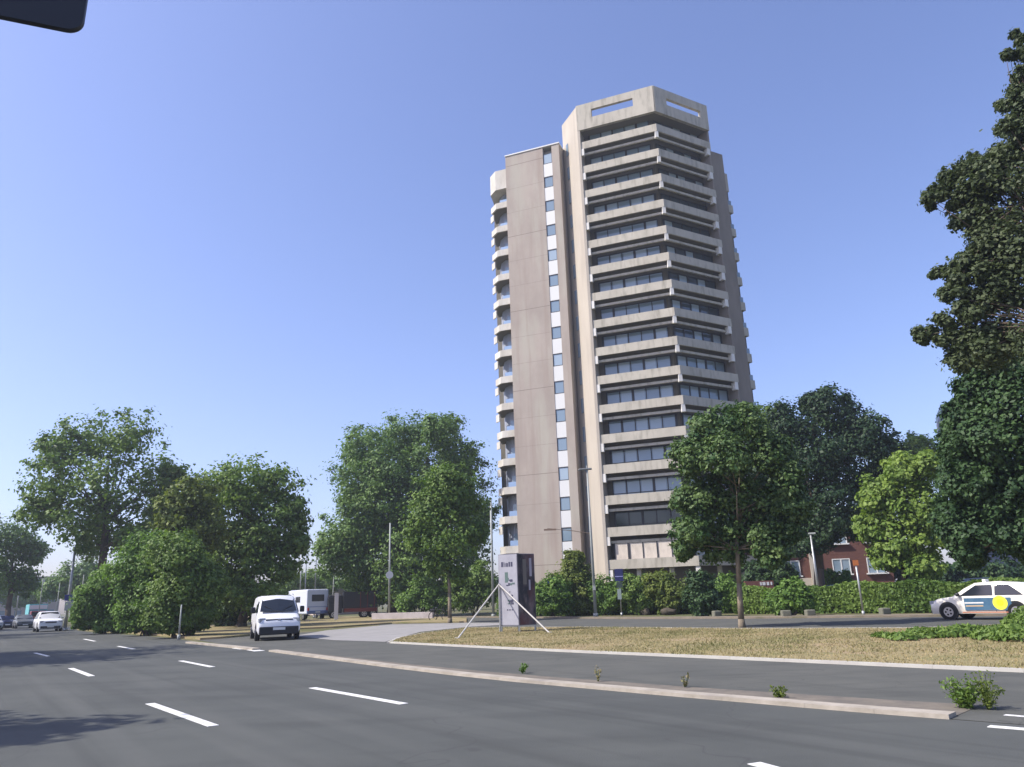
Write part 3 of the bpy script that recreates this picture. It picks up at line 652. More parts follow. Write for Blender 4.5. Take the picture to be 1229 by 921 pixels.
hedge(PG(885,730,54), PG(1260,730,46), 1.55, 1.1, L_mid, 'long low clipped hedge behind the right-hand road', 61, 26000)
hedge(PG(600,730,66), PG(885,730,57), 1.5, 1.0, L_bush, 'lower unclipped hedge line in front of the tower', 62, 16000)

# wild weeds on the island at the right
def weedpatch(name, spots, leaf, material, label, seed, kind=None):
    rg = np.random.default_rng(seed); cs=[];ns=[];ts=[]
    for (x,y,R,h,n) in spots:
        d = rg.normal(size=(n,3)); d/=np.linalg.norm(d,axis=1,keepdims=True); d*=rg.uniform(.3,1,(n,1))**.4
        c = np.stack([x+d[:,0]*R, y+d[:,1]*R, .1+np.abs(d[:,2])*h],1); cs.append(c); ns.append(d+rg.normal(size=(n,3))*.5+[0,0,.5]); ts.append(rg.uniform(0,1,n))
    o = leaf_mesh(name, np.concatenate(cs), np.concatenate(ns), leaf, np.concatenate(ts), material, rngl=rg, long=1.5)
    return o
sp = []
rr = random.Random(5)
for (x,y,r,h,n) in [(1085,771,.6,.2,260),(1110,768,.8,.3,420),(1135,767,.8,.25,500),(1160,765,.9,.3,600),(1185,764,.9,.22,700),(1208,764,.8,.25,800),(1232,762,.9,.65,1100),(1250,760,1.2,.9,1200),(1195,770,.8,.3,500),(1225,772,.9,.4,700),(1060,768,.4,.12,140)]:
    gx, gy = G(x, y); sp.append((gx,gy,r,h,n))
sp = [(a,b,r*.75,h*.8,int(n*1.2)) for a,b,r,h,n in sp]
o = weedpatch('green_weeds', sp, .08, L_mid, '', 71); tag(o, 'tangle of green weeds covering the right end of the grass island', None, kind='stuff')
def weed(px, r, h, n, material, label, seed, leaf=.028):
    rg = np.random.default_rng(seed); gx, gy = G(*px); T = thing('weed', (gx,gy,0), label, 'weed', 'weeds growing along the kerb')
    st = MB(); cs=[]; ns=[]
    for i in range(int(5+n/25)):
        a = rg.uniform(0,6.28); q = rg.uniform(.3,1); e = Vector((math.cos(a)*r*q, math.sin(a)*r*q, h*rg.uniform(.5,1)))
        st.tube((0,0,0), e*.6+Vector((0,0,h*.05)), .006,.004,4); st.tube(e*.6+Vector((0,0,h*.05)), e, .004,.002,4)
        for j in range(max(3,int(n/(5+n/25)))): 
            f = rg.uniform(.2,1.05); cs.append(np.array(e)*f+rg.normal(size=3)*r*.13); ns.append(rg.normal(size=3)+[0,0,.8])
    st.build('stems', L_olive, T)
    leaf_mesh('leaves', np.array(cs), np.array(ns), leaf, rg.uniform(0,1,len(cs)), material, T, long=1.4, rngl=rg)
weed((1160,851), .24, .36, 700, L_mid, 'leafy dark green weed at the right end of the long kerb', 81, .03)
weed((1187,853), .2, .42, 420, L_olive, 'tall yellowish grass clump beside the leafy weed', 82, .024)
weed((937,838), .16, .16, 170, L_olive, 'low olive weed growing midway along the long kerb', 83)
weed((627,809), .12, .2, 160, L_bush, 'green weed on the kerb below the banner column', 85)
weed((718,819), .1, .24, 70, straw, 'thin dry weed by the kerb between the two green weeds', 86)
weed((822,826), .1, .22, 60, straw, 'sparse dry weed on the kerb in line with the tower corner', 88)

# ------------------------------------------------------------------ vehicles
def wheel(par, x, y, r, wd_=.2, rimm=chrome):
    t = MB(); s = 1 if y > 0 else -1
    t.tube((x,y-wd_/2,r),(x,y+wd_/2,r), r, r, 24); wo_ = t.build('wheel', rubber, par)
    q = MB(); q.tube((x,y+s*(wd_/2-.01),r),(x,y+s*(wd_/2+.012),r), r*.62, r*.6, 20); q.build('rim', rimm, wo_)
    h = MB()
    for i in range(5):
        a = i*2*math.pi/5; c = Vector((x+math.cos(a)*r*.34, y+s*(wd_/2+.016), r+math.sin(a)*r*.34))
        h.tube(c-Vector((0,.004,0)), c+Vector((0,.004,0)), r*.13, r*.13, 8)
    h.build('rim_opening', rubber, wo_)
def loft_body(st, name, m_, par):
    """st: stations along x, each a list of (y,z) for the half section from bottom centre to top centre"""
    mb = MB(); n = len(st[0][1]); vs = []; fs = []
    for x, sec in st:
        full = [(x,-y,z) for y,z in sec] + [(x,y,z) for y,z in sec[::-1][1:-1]]
        vs += full
    k = 2*n-2
    for i in range(len(st)-1):
        for j in range(k):
            a = i*k+j; b = i*k+(j+1)%k; fs.append((a,b,b+k,a+k))
    fs.append(tuple(range(k))[::-1]); fs.append(tuple((len(st)-1)*k+j for j in range(k)))
    mb.add(vs, fs); o = mb.build(name, m_, par, bevel=.025)
    for p in o.data.polygons: p.use_smooth = True
    o.modifiers['bevel'].harden_normals = False
    return o
def car(loc, rz, label, cat, paintm, spec, group=None, name='parked_car', deco=None):
    """spec: L, W, H, hood z, belt z, x of: hood start, screen base, roof front, roof rear, tail base; wheel x, wheel r"""
    T = thing(name, loc, label, cat, group, rz)
    L,W,H,hz,bz,xs,xr0,xr1,xt,wf,wr,r = spec; w_ = W/2; zb = .24
    def sec(x, zs, wt, ztop):   # six points half section
        return (x, [(0,zb),(w_*.93,zb),(w_,zb+.2),(w_,zs-.14),(w_*.97,zs),(wt,ztop-.05),(wt-.09,ztop),(0,ztop+.02)])
    def low(x, z, k=1.0):
        return (x, [(0,zb),(w_*.9*k,zb),(w_*k,zb+.2),(w_*k,z-.16),(w_*.96*k,z-.05),(w_*.9*k,z-.012),(w_*.8*k,z),(0,z+.02)])
    st = [low(L/2, zb+.34,.86), low(L/2-.06, hz-.16,.95), low(L/2-.35, hz-.03,.99), low(xs, bz+.03), sec((xs*.5+xr0*.5), bz+.01, w_*.86, (bz+H)/2+.04), sec(xr0, bz+.02, w_*.78, H-.03), sec((xr0+xr1)/2, bz+.02, w_*.79, H), sec(xr1, bz+.02, w_*.77, H-.06)]
    if xt > -L/2+.25: st += [sec((xr1+xt)/2, bz+.02, w_*.82, (bz+H)/2+.05), low(xt, bz+.03), low(-L/2+.05, bz-.02,.96), low(-L/2, zb+.4,.9)]
    else: st += [sec(-L/2+.12, bz, w_*.8, (bz+H)/2+.1), low(-L/2+.03, bz-.05,.96), low(-L/2, zb+.4,.92)]
    body = loft_body(st, 'body', paintm, T)
    # windscreen, rear screen and side glass, on the surface and 8 mm proud
    def scr(x0,z0,w0,x1,z1,w1,nm,sg):
        g_ = MB(); d = Vector((x1-x0,0,z1-z0)); nn = Vector((d.z,0,-d.x)).normalized()*sg*.02
        g_.add([(x0+nn.x,-w0,z0+nn.z),(x0+nn.x,w0,z0+nn.z),(x1+nn.x,w1,z1+nn.z),(x1+nn.x,-w1,z1+nn.z)]+[(x0,-w0,z0),(x0,w0,z0),(x1,w1,z1),(x1,-w1,z1)], [(0,1,2,3),(0,4,5,1),(1,5,6,2),(2,6,7,3),(3,7,4,0)])
        g_.build(nm, cargl, T)
    scr(xs-.06, bz+.08, w_*.84, xr0+.06, H-.08, w_*.68, 'windscreen', 1)
    if xt > -L/2+.25: scr(xt+.06, bz+.08, w_*.8, xr1-.05, H-.12, w_*.68, 'rear_window', -1)
    else: scr(-L/2+.1, bz+.08, w_*.78, xr1-.04, H-.14, w_*.68, 'rear_window', -1)
    ends = [(xs-.22, xs*.42+xr0*.58-.02), (xr0+.0,), ]
    mid = (xr0+xr1)/2-.02
    xb = max(xt, -L/2+.12)
    for s in (-1,1):
        for poly4 in ([(xs-.32,0.06),(xr0-.05,.9),(mid+.04,.92),(mid+.04,.06)], [(mid-.04,.06),(mid-.04,.92),(xr1+.1,.88),(xb+.35,.06)]):
            g_ = MB(); vs = []
            for x, t in poly4:
                y0 = w_*.97; y1 = w_*.78; z0 = bz+.02; z1 = H-.07
                y = y0+(y1-y0)*t; z = z0+(z1-z0)*t; vs.append((x, s*(y+.012), z)); 
            vs += [(a, b-s*.03, c) for a,b,c in vs]
            g_.add(vs, [(0,1,2,3),(7,6,5,4),(0,4,5,1),(1,5,6,2),(2,6,7,3),(3,7,4,0)]); g_.build('side_window', cargl, T)
        hl = MB(); hl.box((L/2-.13, s*w_*.74, hz-.2), (.2,.34,.15), -s*.25); hl.build('headlight', lamp, T, bevel=.02)
        tl = MB(); tl.box((-L/2+.07, s*w_*.8, bz-.12), (.1,.22,.2)); tl.build('tail_light', redl, T)
        mi = MB(); mi.box((xs-.3, s*(w_+.08), bz+.1), (.12,.18,.13)); mi.build('mirror', black if paintm is not carw else paintm, T, bevel=.03)
        for wx in (wf, wr):
            ar = MB(); ar.tube((wx,s*(w_-.1),r+.03),(wx,s*(w_+.004),r+.03), r+.06, r+.06, 24); ar.build('wheel_arch', black, T)
            wheel(T, wx, s*(w_-.09), r)
        for dx in (mid,):
            ds = MB(); ds.box((dx, s*(w_+.001), bz-.3), (.012,.006,.55)); ds.build('door_seam', black, T)
    gr = MB(); gr.box((L/2-.01,0,hz-.26), (.05,W*.44,.1)); gr.build('grille', black, T)
    bp = MB(); bp.box((L/2-.02,0,zb+.12), (.08,W*.8,.2)); bp.build('bumper', black, T, bevel=.02)
    pl = MB(); pl.box((L/2+.025,0,zb+.16), (.012,.5,.11)); pl.build('number_plate', whitep, T)
    if deco: deco(T, w_, bz)
    return T
# white van at the junction, facing the camera
def van():
    loc = G(328.5,769.5); a_ = math.atan2(loc[0], loc[1]); loc = (loc[0]+2.3*math.sin(a_), loc[1]+2.3*math.cos(a_), .012)
    face = math.atan2(-loc[1], -loc[0])+math.radians(5)
    T = thing('delivery_van', loc, 'white delivery van turning out of the side street, facing the viewer', 'van', None, face)
    W=1.86; H=1.92; w_=W/2; L=4.6; zb=.25
    def sec(x, ws, zbelt, wt, ztop, k=1.): return (x, [(0,zb),(w_*.92*k,zb),(w_*k,zb+.22),(w_*k,zbelt-.12),(w_*.985*k,zbelt),(wt,ztop-.08),(wt-.12,ztop),(0,ztop+.03)])
    def low(x, z, k): return (x, [(0,zb),(w_*.9*k,zb),(w_*k,zb+.2),(w_*k,z-.2),(w_*.97*k,z-.08),(w_*.9*k,z-.03),(w_*.78*k,z),(0,z+.03)])
    st = [low(L/2,.72,.86), low(L/2-.06,.86,.95), low(L/2-.2,.98,.99), low(L/2-.75,1.15,1.), sec(L/2-1.05, w_, 1.14, w_*.88, 1.5), sec(L/2-1.4, w_, 1.14, w_*.82, H-.06), sec(L/2-1.9, w_,1.14,w_*.84,H), sec(-L/2+.3, w_,1.14,w_*.85,H), sec(-L/2, w_,1.12,w_*.82,H-.08,.98)]
    loft_body(st, 'body', carw, T)
    g_ = MB(); x0,z0,a0,x1,z1,a1 = L/2-.72,1.2,w_*.86,L/2-1.36,H-.17,w_*.74
    g_.add([(x0,-a0,z0),(x0+.05,0,z0),(x0,a0,z0),(x1,a1,z1),(x1+.05,0,z1),(x1,-a1,z1)], [(0,1,4,5),(1,2,3,4)]); 
    nn = Vector((z1-z0,0,x0-x1)).normalized()*.035
    g_.v = [(a+nn.x,b,c+nn.z) for a,b,c in g_.v]; g_.build('windscreen', cargl, T)
    for s in (-1,1):
        wp_ = MB(); wp_.tube((x0+nn.x+.03, s*.1,z0+nn.z),(x0-.25+nn.x, s*.62,z0+.26+nn.z),.012); wp_.build('wiper', black, T)
        sd_ = MB(); v4 = [(x0-.18,s*(w_*.985+.004),1.18),(x1+.02,s*(w_*.87),H-.24),(x1-.8,s*(w_*.87),H-.24),(x1-.8,s*(w_*.985+.004),1.18)]; v4 += [(a,b-s*.03,c) for a,b,c in v4]
        sd_.add(v4, [(0,1,2,3),(7,6,5,4),(0,4,5,1),(1,5,6,2),(2,6,7,3),(3,7,4,0)]); sd_.build('side_window', cargl, T)
        hl = MB(); hl.box((L/2-.16,s*w_*.8,.86),(.2,.3,.2),-s*.3); hl.build('headlight', lamp, T, bevel=.03)
        fg = MB(); fg.tube((L/2-.02,s*w_*.72,.42),(L/2+.035,s*w_*.72,.42),.07,.07,12); fg.build('fog_lamp', lamp, T)
        mi = MB(); mi.box((L/2-1.0,s*(w_+.14),1.3),(.12,.2,.27)); mi.build('mirror', black, T, bevel=.04)
        for wx in (L/2-.85,-L/2+.8):
            ar = MB(); ar.tube((wx,s*(w_-.1),.36),(wx,s*(w_+.004),.36),.4,.4,24); ar.build('wheel_arch', black, T)
            wheel(T, wx, s*(w_-.08), .33)
    gr = MB(); gr.box((L/2-.1,0,.86),(.1,W*.62,.09)); gr.build('grille', black, T)
    em = MB(); em.tube((L/2-.06,0,.84),(L/2-.035,0,.84),.075,.075,16); em.build('badge', chrome, T)
    bp = MB(); bp.box((L/2-.04,0,.42),(.16,W*.9,.34)); bp.build('bumper', black, T, bevel=.04)
    pl = MB(); pl.box((L/2+.05,0,.5),(.015,.52,.11)); pl.build('number_plate', whitep, T)
van()
# taxi with adverts on its doors at the right
def deco(T, w_, bz):
    blue = mat('advert_blue', (.04,.11,.2), .35, .5, noise=((.08,.17,.24), 3, (1,1,1), .4,.7)); yel = mat('advert_yellow', (.85,.8,.06), .4, .4); yel2 = mat('advert_deep_yellow', (.75,.6,.02), .4, .4)
    for s in (1,-1):
        a = MB(); a.box((-.25, s*(w_+.004), .62), (1.75,.008,.48)); p_ = a.build('door_advert', blue, T)
        b = MB(); b.box((.25, s*(w_+.011), .67), (.72,.006,.055)); b.build('advert_line', whitep, p_)
        b = MB(); b.box((.25, s*(w_+.011), .55), (.66,.006,.05)); b.build('advert_line', mat('advert_tan', (.5,.36,.22), .5, .3), p_)
        c = MB(); c.tube((-.72,s*(w_+.008),.66),(-.72,s*(w_+.014),.66),.27,.27,28); d_ = c.build('advert_disc', yel, p_)
        c = MB(); c.tube((-.72,s*(w_+.014),.67),(-.72,s*(w_+.018),.67),.13,.13,20); c.build('disc_centre', yel2, d_)
        e = MB(); e.box((-.1, s*(w_+.006), .3), (1.7,.01,.04)); e.build('sill_stripe', mat('sill_orange', (.5,.2,.12), .4,.4), T)
    t = MB(); t.box((.0,0,1.53), (.14,.34,.12)); t.build('roof_sign', whitep, T, bevel=.02)
tx = G(1178,743)
car((tx[0],tx[1]-.8,.012), math.radians(128), 'cream taxi with a blue advert and yellow disc on its doors', 'taxi', carcream, (4.1,1.75,1.48,.88,.9,1.1,.2,-1.2,-2.0,1.3,-1.25,.32), name='taxi', deco=deco)
p_, _ = P(1262,745,49); car((p_.x,p_.y,.012), math.radians(146), 'white car at the right edge just behind the taxi', 'car', carw, (4.4,1.78,1.5,.92,.94,.95,.3,-1.3,-2.2,1.4,-1.25,.32), name='car')
# cars in the left distance
sp_suv = (4.4,1.86,1.66,1.02,1.02,.85,.35,-1.6,-2.2,1.35,-1.3,.36); sp_hat = (4.1,1.75,1.46,.9,.92,.85,.25,-1.2,-2.05,1.3,-1.2,.31)
def facing(px, d_, lab, mt, spc, gx=0, cat='car', grp=None, name='car', turn_=0, z=.008):
    q, _ = P(px[0], px[1], d_); return car((q.x,q.y,z), math.atan2(-q.y,-q.x)+gx, lab, cat, mt, spc, grp, name)
cg = 'cars coming up the main road'
facing((57,753), 80, 'white off-roader driving towards the viewer in the left distance', carw, sp_suv, .1, grp=cg)
navy = mat('dark_blue_car_paint', (.03,.04,.1), .25, .6); grey = mat('grey_car_paint', (.12,.13,.14), .25, .6); silv = mat('silver_car_paint', (.4,.42,.44), .25, .6)
facing((28,749), 104, 'dark grey car behind the white off-roader', grey, sp_hat, .1, grp=cg)
facing((7,748), 112, 'dark blue car at the left edge of the view', navy, sp_hat, .1, grp=cg)
facing((-10,748), 100, 'silver car cut by the left edge of the view', silv, sp_hat, .1, grp=cg)
# small box lorry, teal and white, behind the off-roader
def lorry(px, d_):
    q, _ = P(px[0], px[1], d_); T = thing('box_lorry', (q.x,q.y,.008), 'small lorry with a teal and white box in the left distance', 'lorry', None, math.atan2(-q.y,-q.x)+.1)
    b = MB(); b.box((-.6,0,1.75),(4.4,2.2,2.1)); b.build('box_body', mat('teal_panel', (.12,.4,.42), .5, .4), T, bevel=.04)
    b = MB(); b.box((1.62,0,2.4),(.06,2.1,.55)); b.build('front_panel', whitep, T)
    c = MB(); c.prism([(1.65,-.95),(2.9,-.9),(2.9,.9),(1.65,.95)], .5, 1.9); c.build('cab', mat('maroon_paint', (.2,.04,.05), .3, .5), T, bevel=.08)
    g_ = MB(); g_.box((2.92,0,1.5),(.04,1.6,.5)); g_.build('windscreen', cargl, T)
    for s in (-1,1):
        h = MB(); h.box((2.93,s*.7,.8),(.05,.25,.15)); h.build('headlight', lamp, T)
        for x in (2.2,-1.6): wheel(T, x, s*.9, .4)
    return T
lorry((42,748), 128)
# camper parked with its back to the viewer
def camper():
    q, _ = P(367,741,84); T = thing('camper_van', (q.x,q.y,.05), 'white camper parked with its rear window towards the viewer', 'camper', None, math.atan2(q.y,q.x)+.38)
    cw = mat('camper_white', (.6,.63,.72), .4, .4); W=2.3
    b = MB(); b.prism([(-3.0,-W/2),(1.8,-W/2),(1.8,W/2),(-3.0,W/2)], .55, 2.95); b.build('body', cw, T, bevel=.12)
    a = MB(); a.prism([(1.7,-W/2+.05),(2.7,-W/2+.15),(2.7,W/2-.15),(1.7,W/2-.05)], 2.1, 2.9); a.build('alcove', cw, T, bevel=.12)
    c = MB(); c.prism([(1.8,-.98),(3.4,-.85),(3.4,.85),(1.8,.98)], .5, 1.35); c.prism([(1.8,-.95),(2.6,-.85),(2.6,.85),(1.8,.95)], 1.35, 2.1); c.build('cab', cw, T, bevel=.08)
    g_ = MB(); g_.box((-3.02,0,2.1),(.04,1.3,.65)); g_.build('rear_window', cargl, T, bevel=.01)
    for s in (-1,1): g_ = MB(); g_.box((-.6,s*(W/2+.01),2.0),(1.2,.04,.55)); g_.build('side_window', cargl, T)
    g_ = MB(); g_.box((-3.04,0,.72),(.1,W*.96,.3)); g_.build('bumper', mat('camper_bumper', (.12,.16,.32), .5, .4), T, bevel=.03)
    g_ = MB(); g_.box((-3.03,0,1.25),(.02,W*.9,.06)); g_.build('trim_strip', mat('camper_stripe', (.2,.26,.45), .5, .4), T)
    g_ = MB(); g_.box((-3.1,0,.74),(.012,.5,.11)); g_.build('number_plate', whitep, T)
    for s in (-1,1):
        t = MB(); t.box((-3.03,s*.98,1.0),(.05,.14,.32)); t.build('tail_light', redl, T)
        for x in (-1.9,2.5): wheel(T, x, s*(W/2-.18), .34)
camper()
# dark tipper lorry beside it
def dark_truck():
    q, _ = P(424,742,82); T = thing('parked_lorry', (q.x,q.y,.05), 'dark red and black lorry parked side-on beneath the domed tree', 'lorry', None, math.radians(196))
    dk = mat('dark_body', (.03,.03,.035), .5, .3); mr = mat('rust_red_paint', (.16,.035,.03), .5, .3)
    b = MB(); b.prism([(-2.3,-1.1),(1.1,-1.1),(1.1,1.1),(-2.3,1.1)], 1.0, 2.6); b.build('cargo_body', dk, T, bevel=.04)
    b = MB(); b.prism([(-2.3,-1.12),(1.0,-1.12),(1.0,1.12),(-2.3,1.12)], .62, .98); b.build('chassis', mr, T)
    for i in range(5):
        r_ = MB(); r_.box((-2.0+i*.7,-1.12,1.8),(.07,.05,1.55)); r_.build('rib', mr if i < 3 else dk, T)
        r_ = MB(); r_.box((-2.0+i*.7,1.12,1.8),(.07,.05,1.55)); r_.build('rib', mr if i < 3 else dk, T)
    c = MB(); c.prism([(1.2,-1.05),(2.6,-1.0),(2.6,1.0),(1.2,1.05)], .55, 2.3); c.build('cab', dk, T, bevel=.1)
    for s in (-1,1):
        g_ = MB(); g_.box((1.95,s*1.04,1.75),(.8,.04,.55)); g_.build('side_window', cargl, T)
        for x in (2.0,-1.0,-1.9): wheel(T, x, s*.92, .42)
    g_ = MB(); g_.box((2.62,0,1.7),(.04,1.7,.65)); g_.build('windscreen', cargl, T)
dark_truck()
q, _ = P(391,742,92); car((q.x,q.y,.05), math.atan2(q.y,q.x)+.2, 'dark blue car parked between the camper and the lorry', 'car', navy, sp_hat, name='parked_car')
# cars parked behind the hedge
pg = 'cars parked behind the clipped hedge'
for (x, d_, lb, mt, rz) in [(1108,57,'dark car with a pale bonnet parked behind the hedge under the yellow-green tree',grey,.1),(1175,54,'dark grey car behind the hedge just above the taxi',grey,3.2),(1022,62,'dark car with a white panel in front of the brick house',navy,.05)]:
    q, _ = P(x, 720, d_); car((q.x,q.y,.0), rz, lb, 'car', mt, (4.4,1.78,1.75,1.1,1.12,.95,.3,-1.3,-2.2,1.4,-1.25,.34), pg, 'parked_car')
# moped or bicycle parked by the young tree
def bicycle():
    gx, gy = G(527,745.5); T = thing('bicycle', (gx,gy,.0), 'dark bicycle parked left of the slender young tree', 'bicycle', None, -.25)
    fr_ = MB(); R=.34
    for a, b in (((-.5,0,R),(-.05,0,.32)),((-.5,0,R),(-.18,0,.85)),((-.05,0,.32),(-.2,0,.9)),((-.05,0,.32),(.38,0,.82)),((-.18,0,.82),(.36,0,.85)),((.36,0,.95),(.55,0,R))): fr_.tube(a,b,.025,.025,6)
    fr_.build('frame', black, T)
    for x in (-.5,.55):
        wh = MB(); N=20
        for i in range(N):
            a = 2*math.pi*i/N; b = 2*math.pi*(i+1)/N; wh.tube((x+math.cos(a)*R,0,R+math.sin(a)*R),(x+math.cos(b)*R,0,R+math.sin(b)*R),.03,.03,5)
        for i in range(8):
            a = 2*math.pi*i/8; wh.tube((x,0,R),(x+math.cos(a)*R,0,R+math.sin(a)*R),.004,.004,4)
        wh.build('wheel', rubber, T)
    s = MB(); s.blob((-.22,0,.95),(.14,.08,.05)); s.build('saddle', black, T, smooth=True)
    h = MB(); h.tube((.33,-.28,1.02),(.33,.28,1.02),.018); h.tube((.36,0,.9),(.33,0,1.02),.02); h.build('handlebar', black, T)
    b_ = MB(); b_.box((-.5,0,.78),(.35,.3,.22)); b_.build('pannier', black, T, bevel=.03)
bicycle()

# ------------------------------------------------------------------ street furniture
def pole(name, base, dist, top_y, r, label, cat, material=polep, group=None, r2=None, z0=0):
    b, _ = P(base[0], base[1], dist); t, _ = P(base[0], top_y, dist)
    T = thing(name, (b.x,b.y,0), label, cat, group); m_ = MB(); h = t.z
    m_.tube((0,0,0),(0,0,.25), r*1.7, r*1.5, 12); m_.tube((0,0,.25),(0,0,h), r*1.05, r2 or r*.6, 12); m_.build('post', material, T, smooth=True)
    T.rotation_euler = (0,0,-AZ(base[0]))
    return T, h
# lamp post before the tower
T, h = pole('street_lamp', (715,738), 56.5, 563, .12, 'tall street lamp standing before the tower between the hedge bushes', 'street lamp', r2=.06)
hd = MB(); hd.box((-.12,0,h+.02),(.95,.28,.13)); hd.box((-.55,0,h-.03),(.25,.2,.1)); hd.build('lamp_head', mat('lamp_head_grey', (.16,.17,.17), .5, .4), T, bevel=.04)
hd = MB(); hd.tube((0,0,h-.05),(0,0,h+.3),.05,.05,8); hd.build('cap', polep, T)
ar = MB(); zz = h*.56; ar.path([(0,0,zz-.1),(-1.2,0,zz+.15),(-3.2,0,zz+.42)],[.03,.025,.018],6); ar.build('side_arm', mat('arm_brown', (.16,.12,.09), .7, .3), T)
bx = MB(); bx.box((-3.0,0,zz+.32),(.9,.08,.12)); bx.build('arm_sign', mat('arm_brown_sign', (.2,.14,.1), .7, .3), T)
bx = MB(); bx.box((0,-.16,2.0),(.22,.12,.3)); bx.build('junction_box', polep, T)
T, h = pole('lamp_post', (592,728), 66, 600, .11, 'plain grey post rising just left of the banner column', 'post', r2=.09)
T, h = pole('lamp_post', (467,731), 72, 628, .1, 'slim grey post in front of the domed tree with a small round sign', 'post', r2=.07)
sg = MB(); sg.tube((0,-.13,3.9),(0,-.09,3.9),.34,.34,20); sg.build('round_sign', mat('pale_sign_back', (.5,.52,.55), .5, .4), T)
pgp = 'thin flag poles behind the camper'
for x, ty, lb in ((359,655,'leftmost of the three thin poles behind the camper'),(365,668,'shortest middle pole of the three behind the camper'),(377,640,'tallest, rightmost of the three thin poles behind the camper')):
    pole('thin_pole', (x,738), 96, ty, .08, lb, 'pole', material=steel, group=pgp)
T, h = pole('thin_pole', (399,738), 90, 690, .07, 'short pole beside the dark lorry', 'pole', material=polep)
T, h = pole('sign_pole', (79,747), 78, 656, .14, 'tall pale pole with a blue sign and a white box in the left distance', 'sign post', material=steel, r2=.09)
sg = MB(); sg.box((.05,-.16,2.75),(.75,.04,.5)); sg.build('blue_sign', mat('sign_blue', (.02,.03,.2), .4, .4), T, bevel=.02)
sg = MB(); sg.box((.12,-.16,2.05),(.75,.3,.75)); sg.build('white_box', mat('box_pale_grey', (.42,.44,.42), .5, .4), T, bevel=.02)
T, h = pole('thin_pole', (94,746), 84, 690, .06, 'thin pole right of the tall pale sign pole', 'pole', material=polep)
T, h = pole('thin_pole', (66,746), 96, 700, .06, 'thin pole left of the tall pale sign pole', 'pole', material=polep)
T, h = pole('thin_pole', (45,746), 118, 690, .06, 'thin pole over the far small lorry', 'pole', material=polep)
T, h = pole('thin_pole', (18,744), 118, 690, .09, 'pale pole above the dark grey car in the left distance', 'pole', material=steel)
T, h = pole('marker_post', (215,760), 43, 726, .05, 'short grey post at the edge of the right-hand roadside shrub', 'post', material=polep)
T, h = pole('bus_stop_sign', (746,737), 56, 683, .045, 'blue sign on a thin grey pole in front of the hedge', 'sign', material=steel, r2=.045)
sg = MB(); sg.box((0,-.07,h-.42),(.6,.03,.86)); p_ = sg.build('sign_panel', mat('sign_deep_blue', (.02,.025,.1), .4, .4), T, bevel=.01)
sg = MB(); sg.box((0,-.09,h-.52),(.56,.006,.05)); sg.build('white_band', mat('sign_lilac_line', (.3,.32,.55), .5, .3), p_)
sg = MB(); sg.box((0,-.07,h-1.1),(.42,.03,.4)); sg.build('lower_panel', mat('sign_dark', (.04,.06,.05), .5, .3), T, bevel=.01)
sg = MB(); sg.box((-.05,-.07,h-1.75),(.28,.05,.7)); sg.build('timetable', mat('timetable_grey', (.25,.3,.28), .5, .3), T, bevel=.01)
T, h = pole('street_sign', (1036,735), 45, 673, .05, 'thin pale pole with a small orange sign before the clipped hedge', 'sign', material=steel, r2=.05)
sg = MB(); sg.tube((0,-.08,h-.1),(0,-.05,h-.1),.2,.2,4); sg.build('orange_sign', mat('sign_orange', (.3,.1,.03), .5, .3), T)
T, h = pole('lamp_post', (984,722), 58, 640, .1, 'pale lamp post in front of the brick house', 'post', material=steel, r2=.06)
hd = MB(); hd.box((.1,0,h),(.5,.2,.12)); hd.build('lamp_head', polep, T, bevel=.03)
T, h = pole('traffic_sign', (664,730), 60, 697, .04, 'small dark blue sign half hidden in the olive bush', 'sign', material=polep, r2=.04)
sg = MB(); sg.tube((0,-.35,h-.2),(0,-.31,h-.2),.42,.42,20); sg.build('round_sign', mat('sign_night_blue', (.02,.06,.2), .4, .4), T)
T, h = pole('white_board', (399.5+3,744), 70, 712, .01, 'tall white board standing on the verge before the dark lorry', 'board', material=polep)
sg = MB(); sg.box((0.05,0,h/2+.1),(.34,.1,h-.2)); sg.build('panel', mat('board_white', (.6,.57,.58), .6, .3), T, bevel=.01)
# low wall / barrier behind the junction
q1 = PG(447,742,70); q2 = PG(520,742,66)
m_ = MB(); d = Vector((q2[0]-q1[0],q2[1]-q1[1])); m_.box(((q1[0]+q2[0])/2,(q1[1]+q2[1])/2,.3),(d.length,.25,.6),math.atan2(d.y,d.x))
tag(m_.build('low_wall', mat('lilac_grey_wall', (.42,.38,.38), .85, .2, noise=((.33,.3,.3), 2, (1,1,1), .4,.7)), bevel=.02), 'low pale wall left of the slender young tree', 'wall')
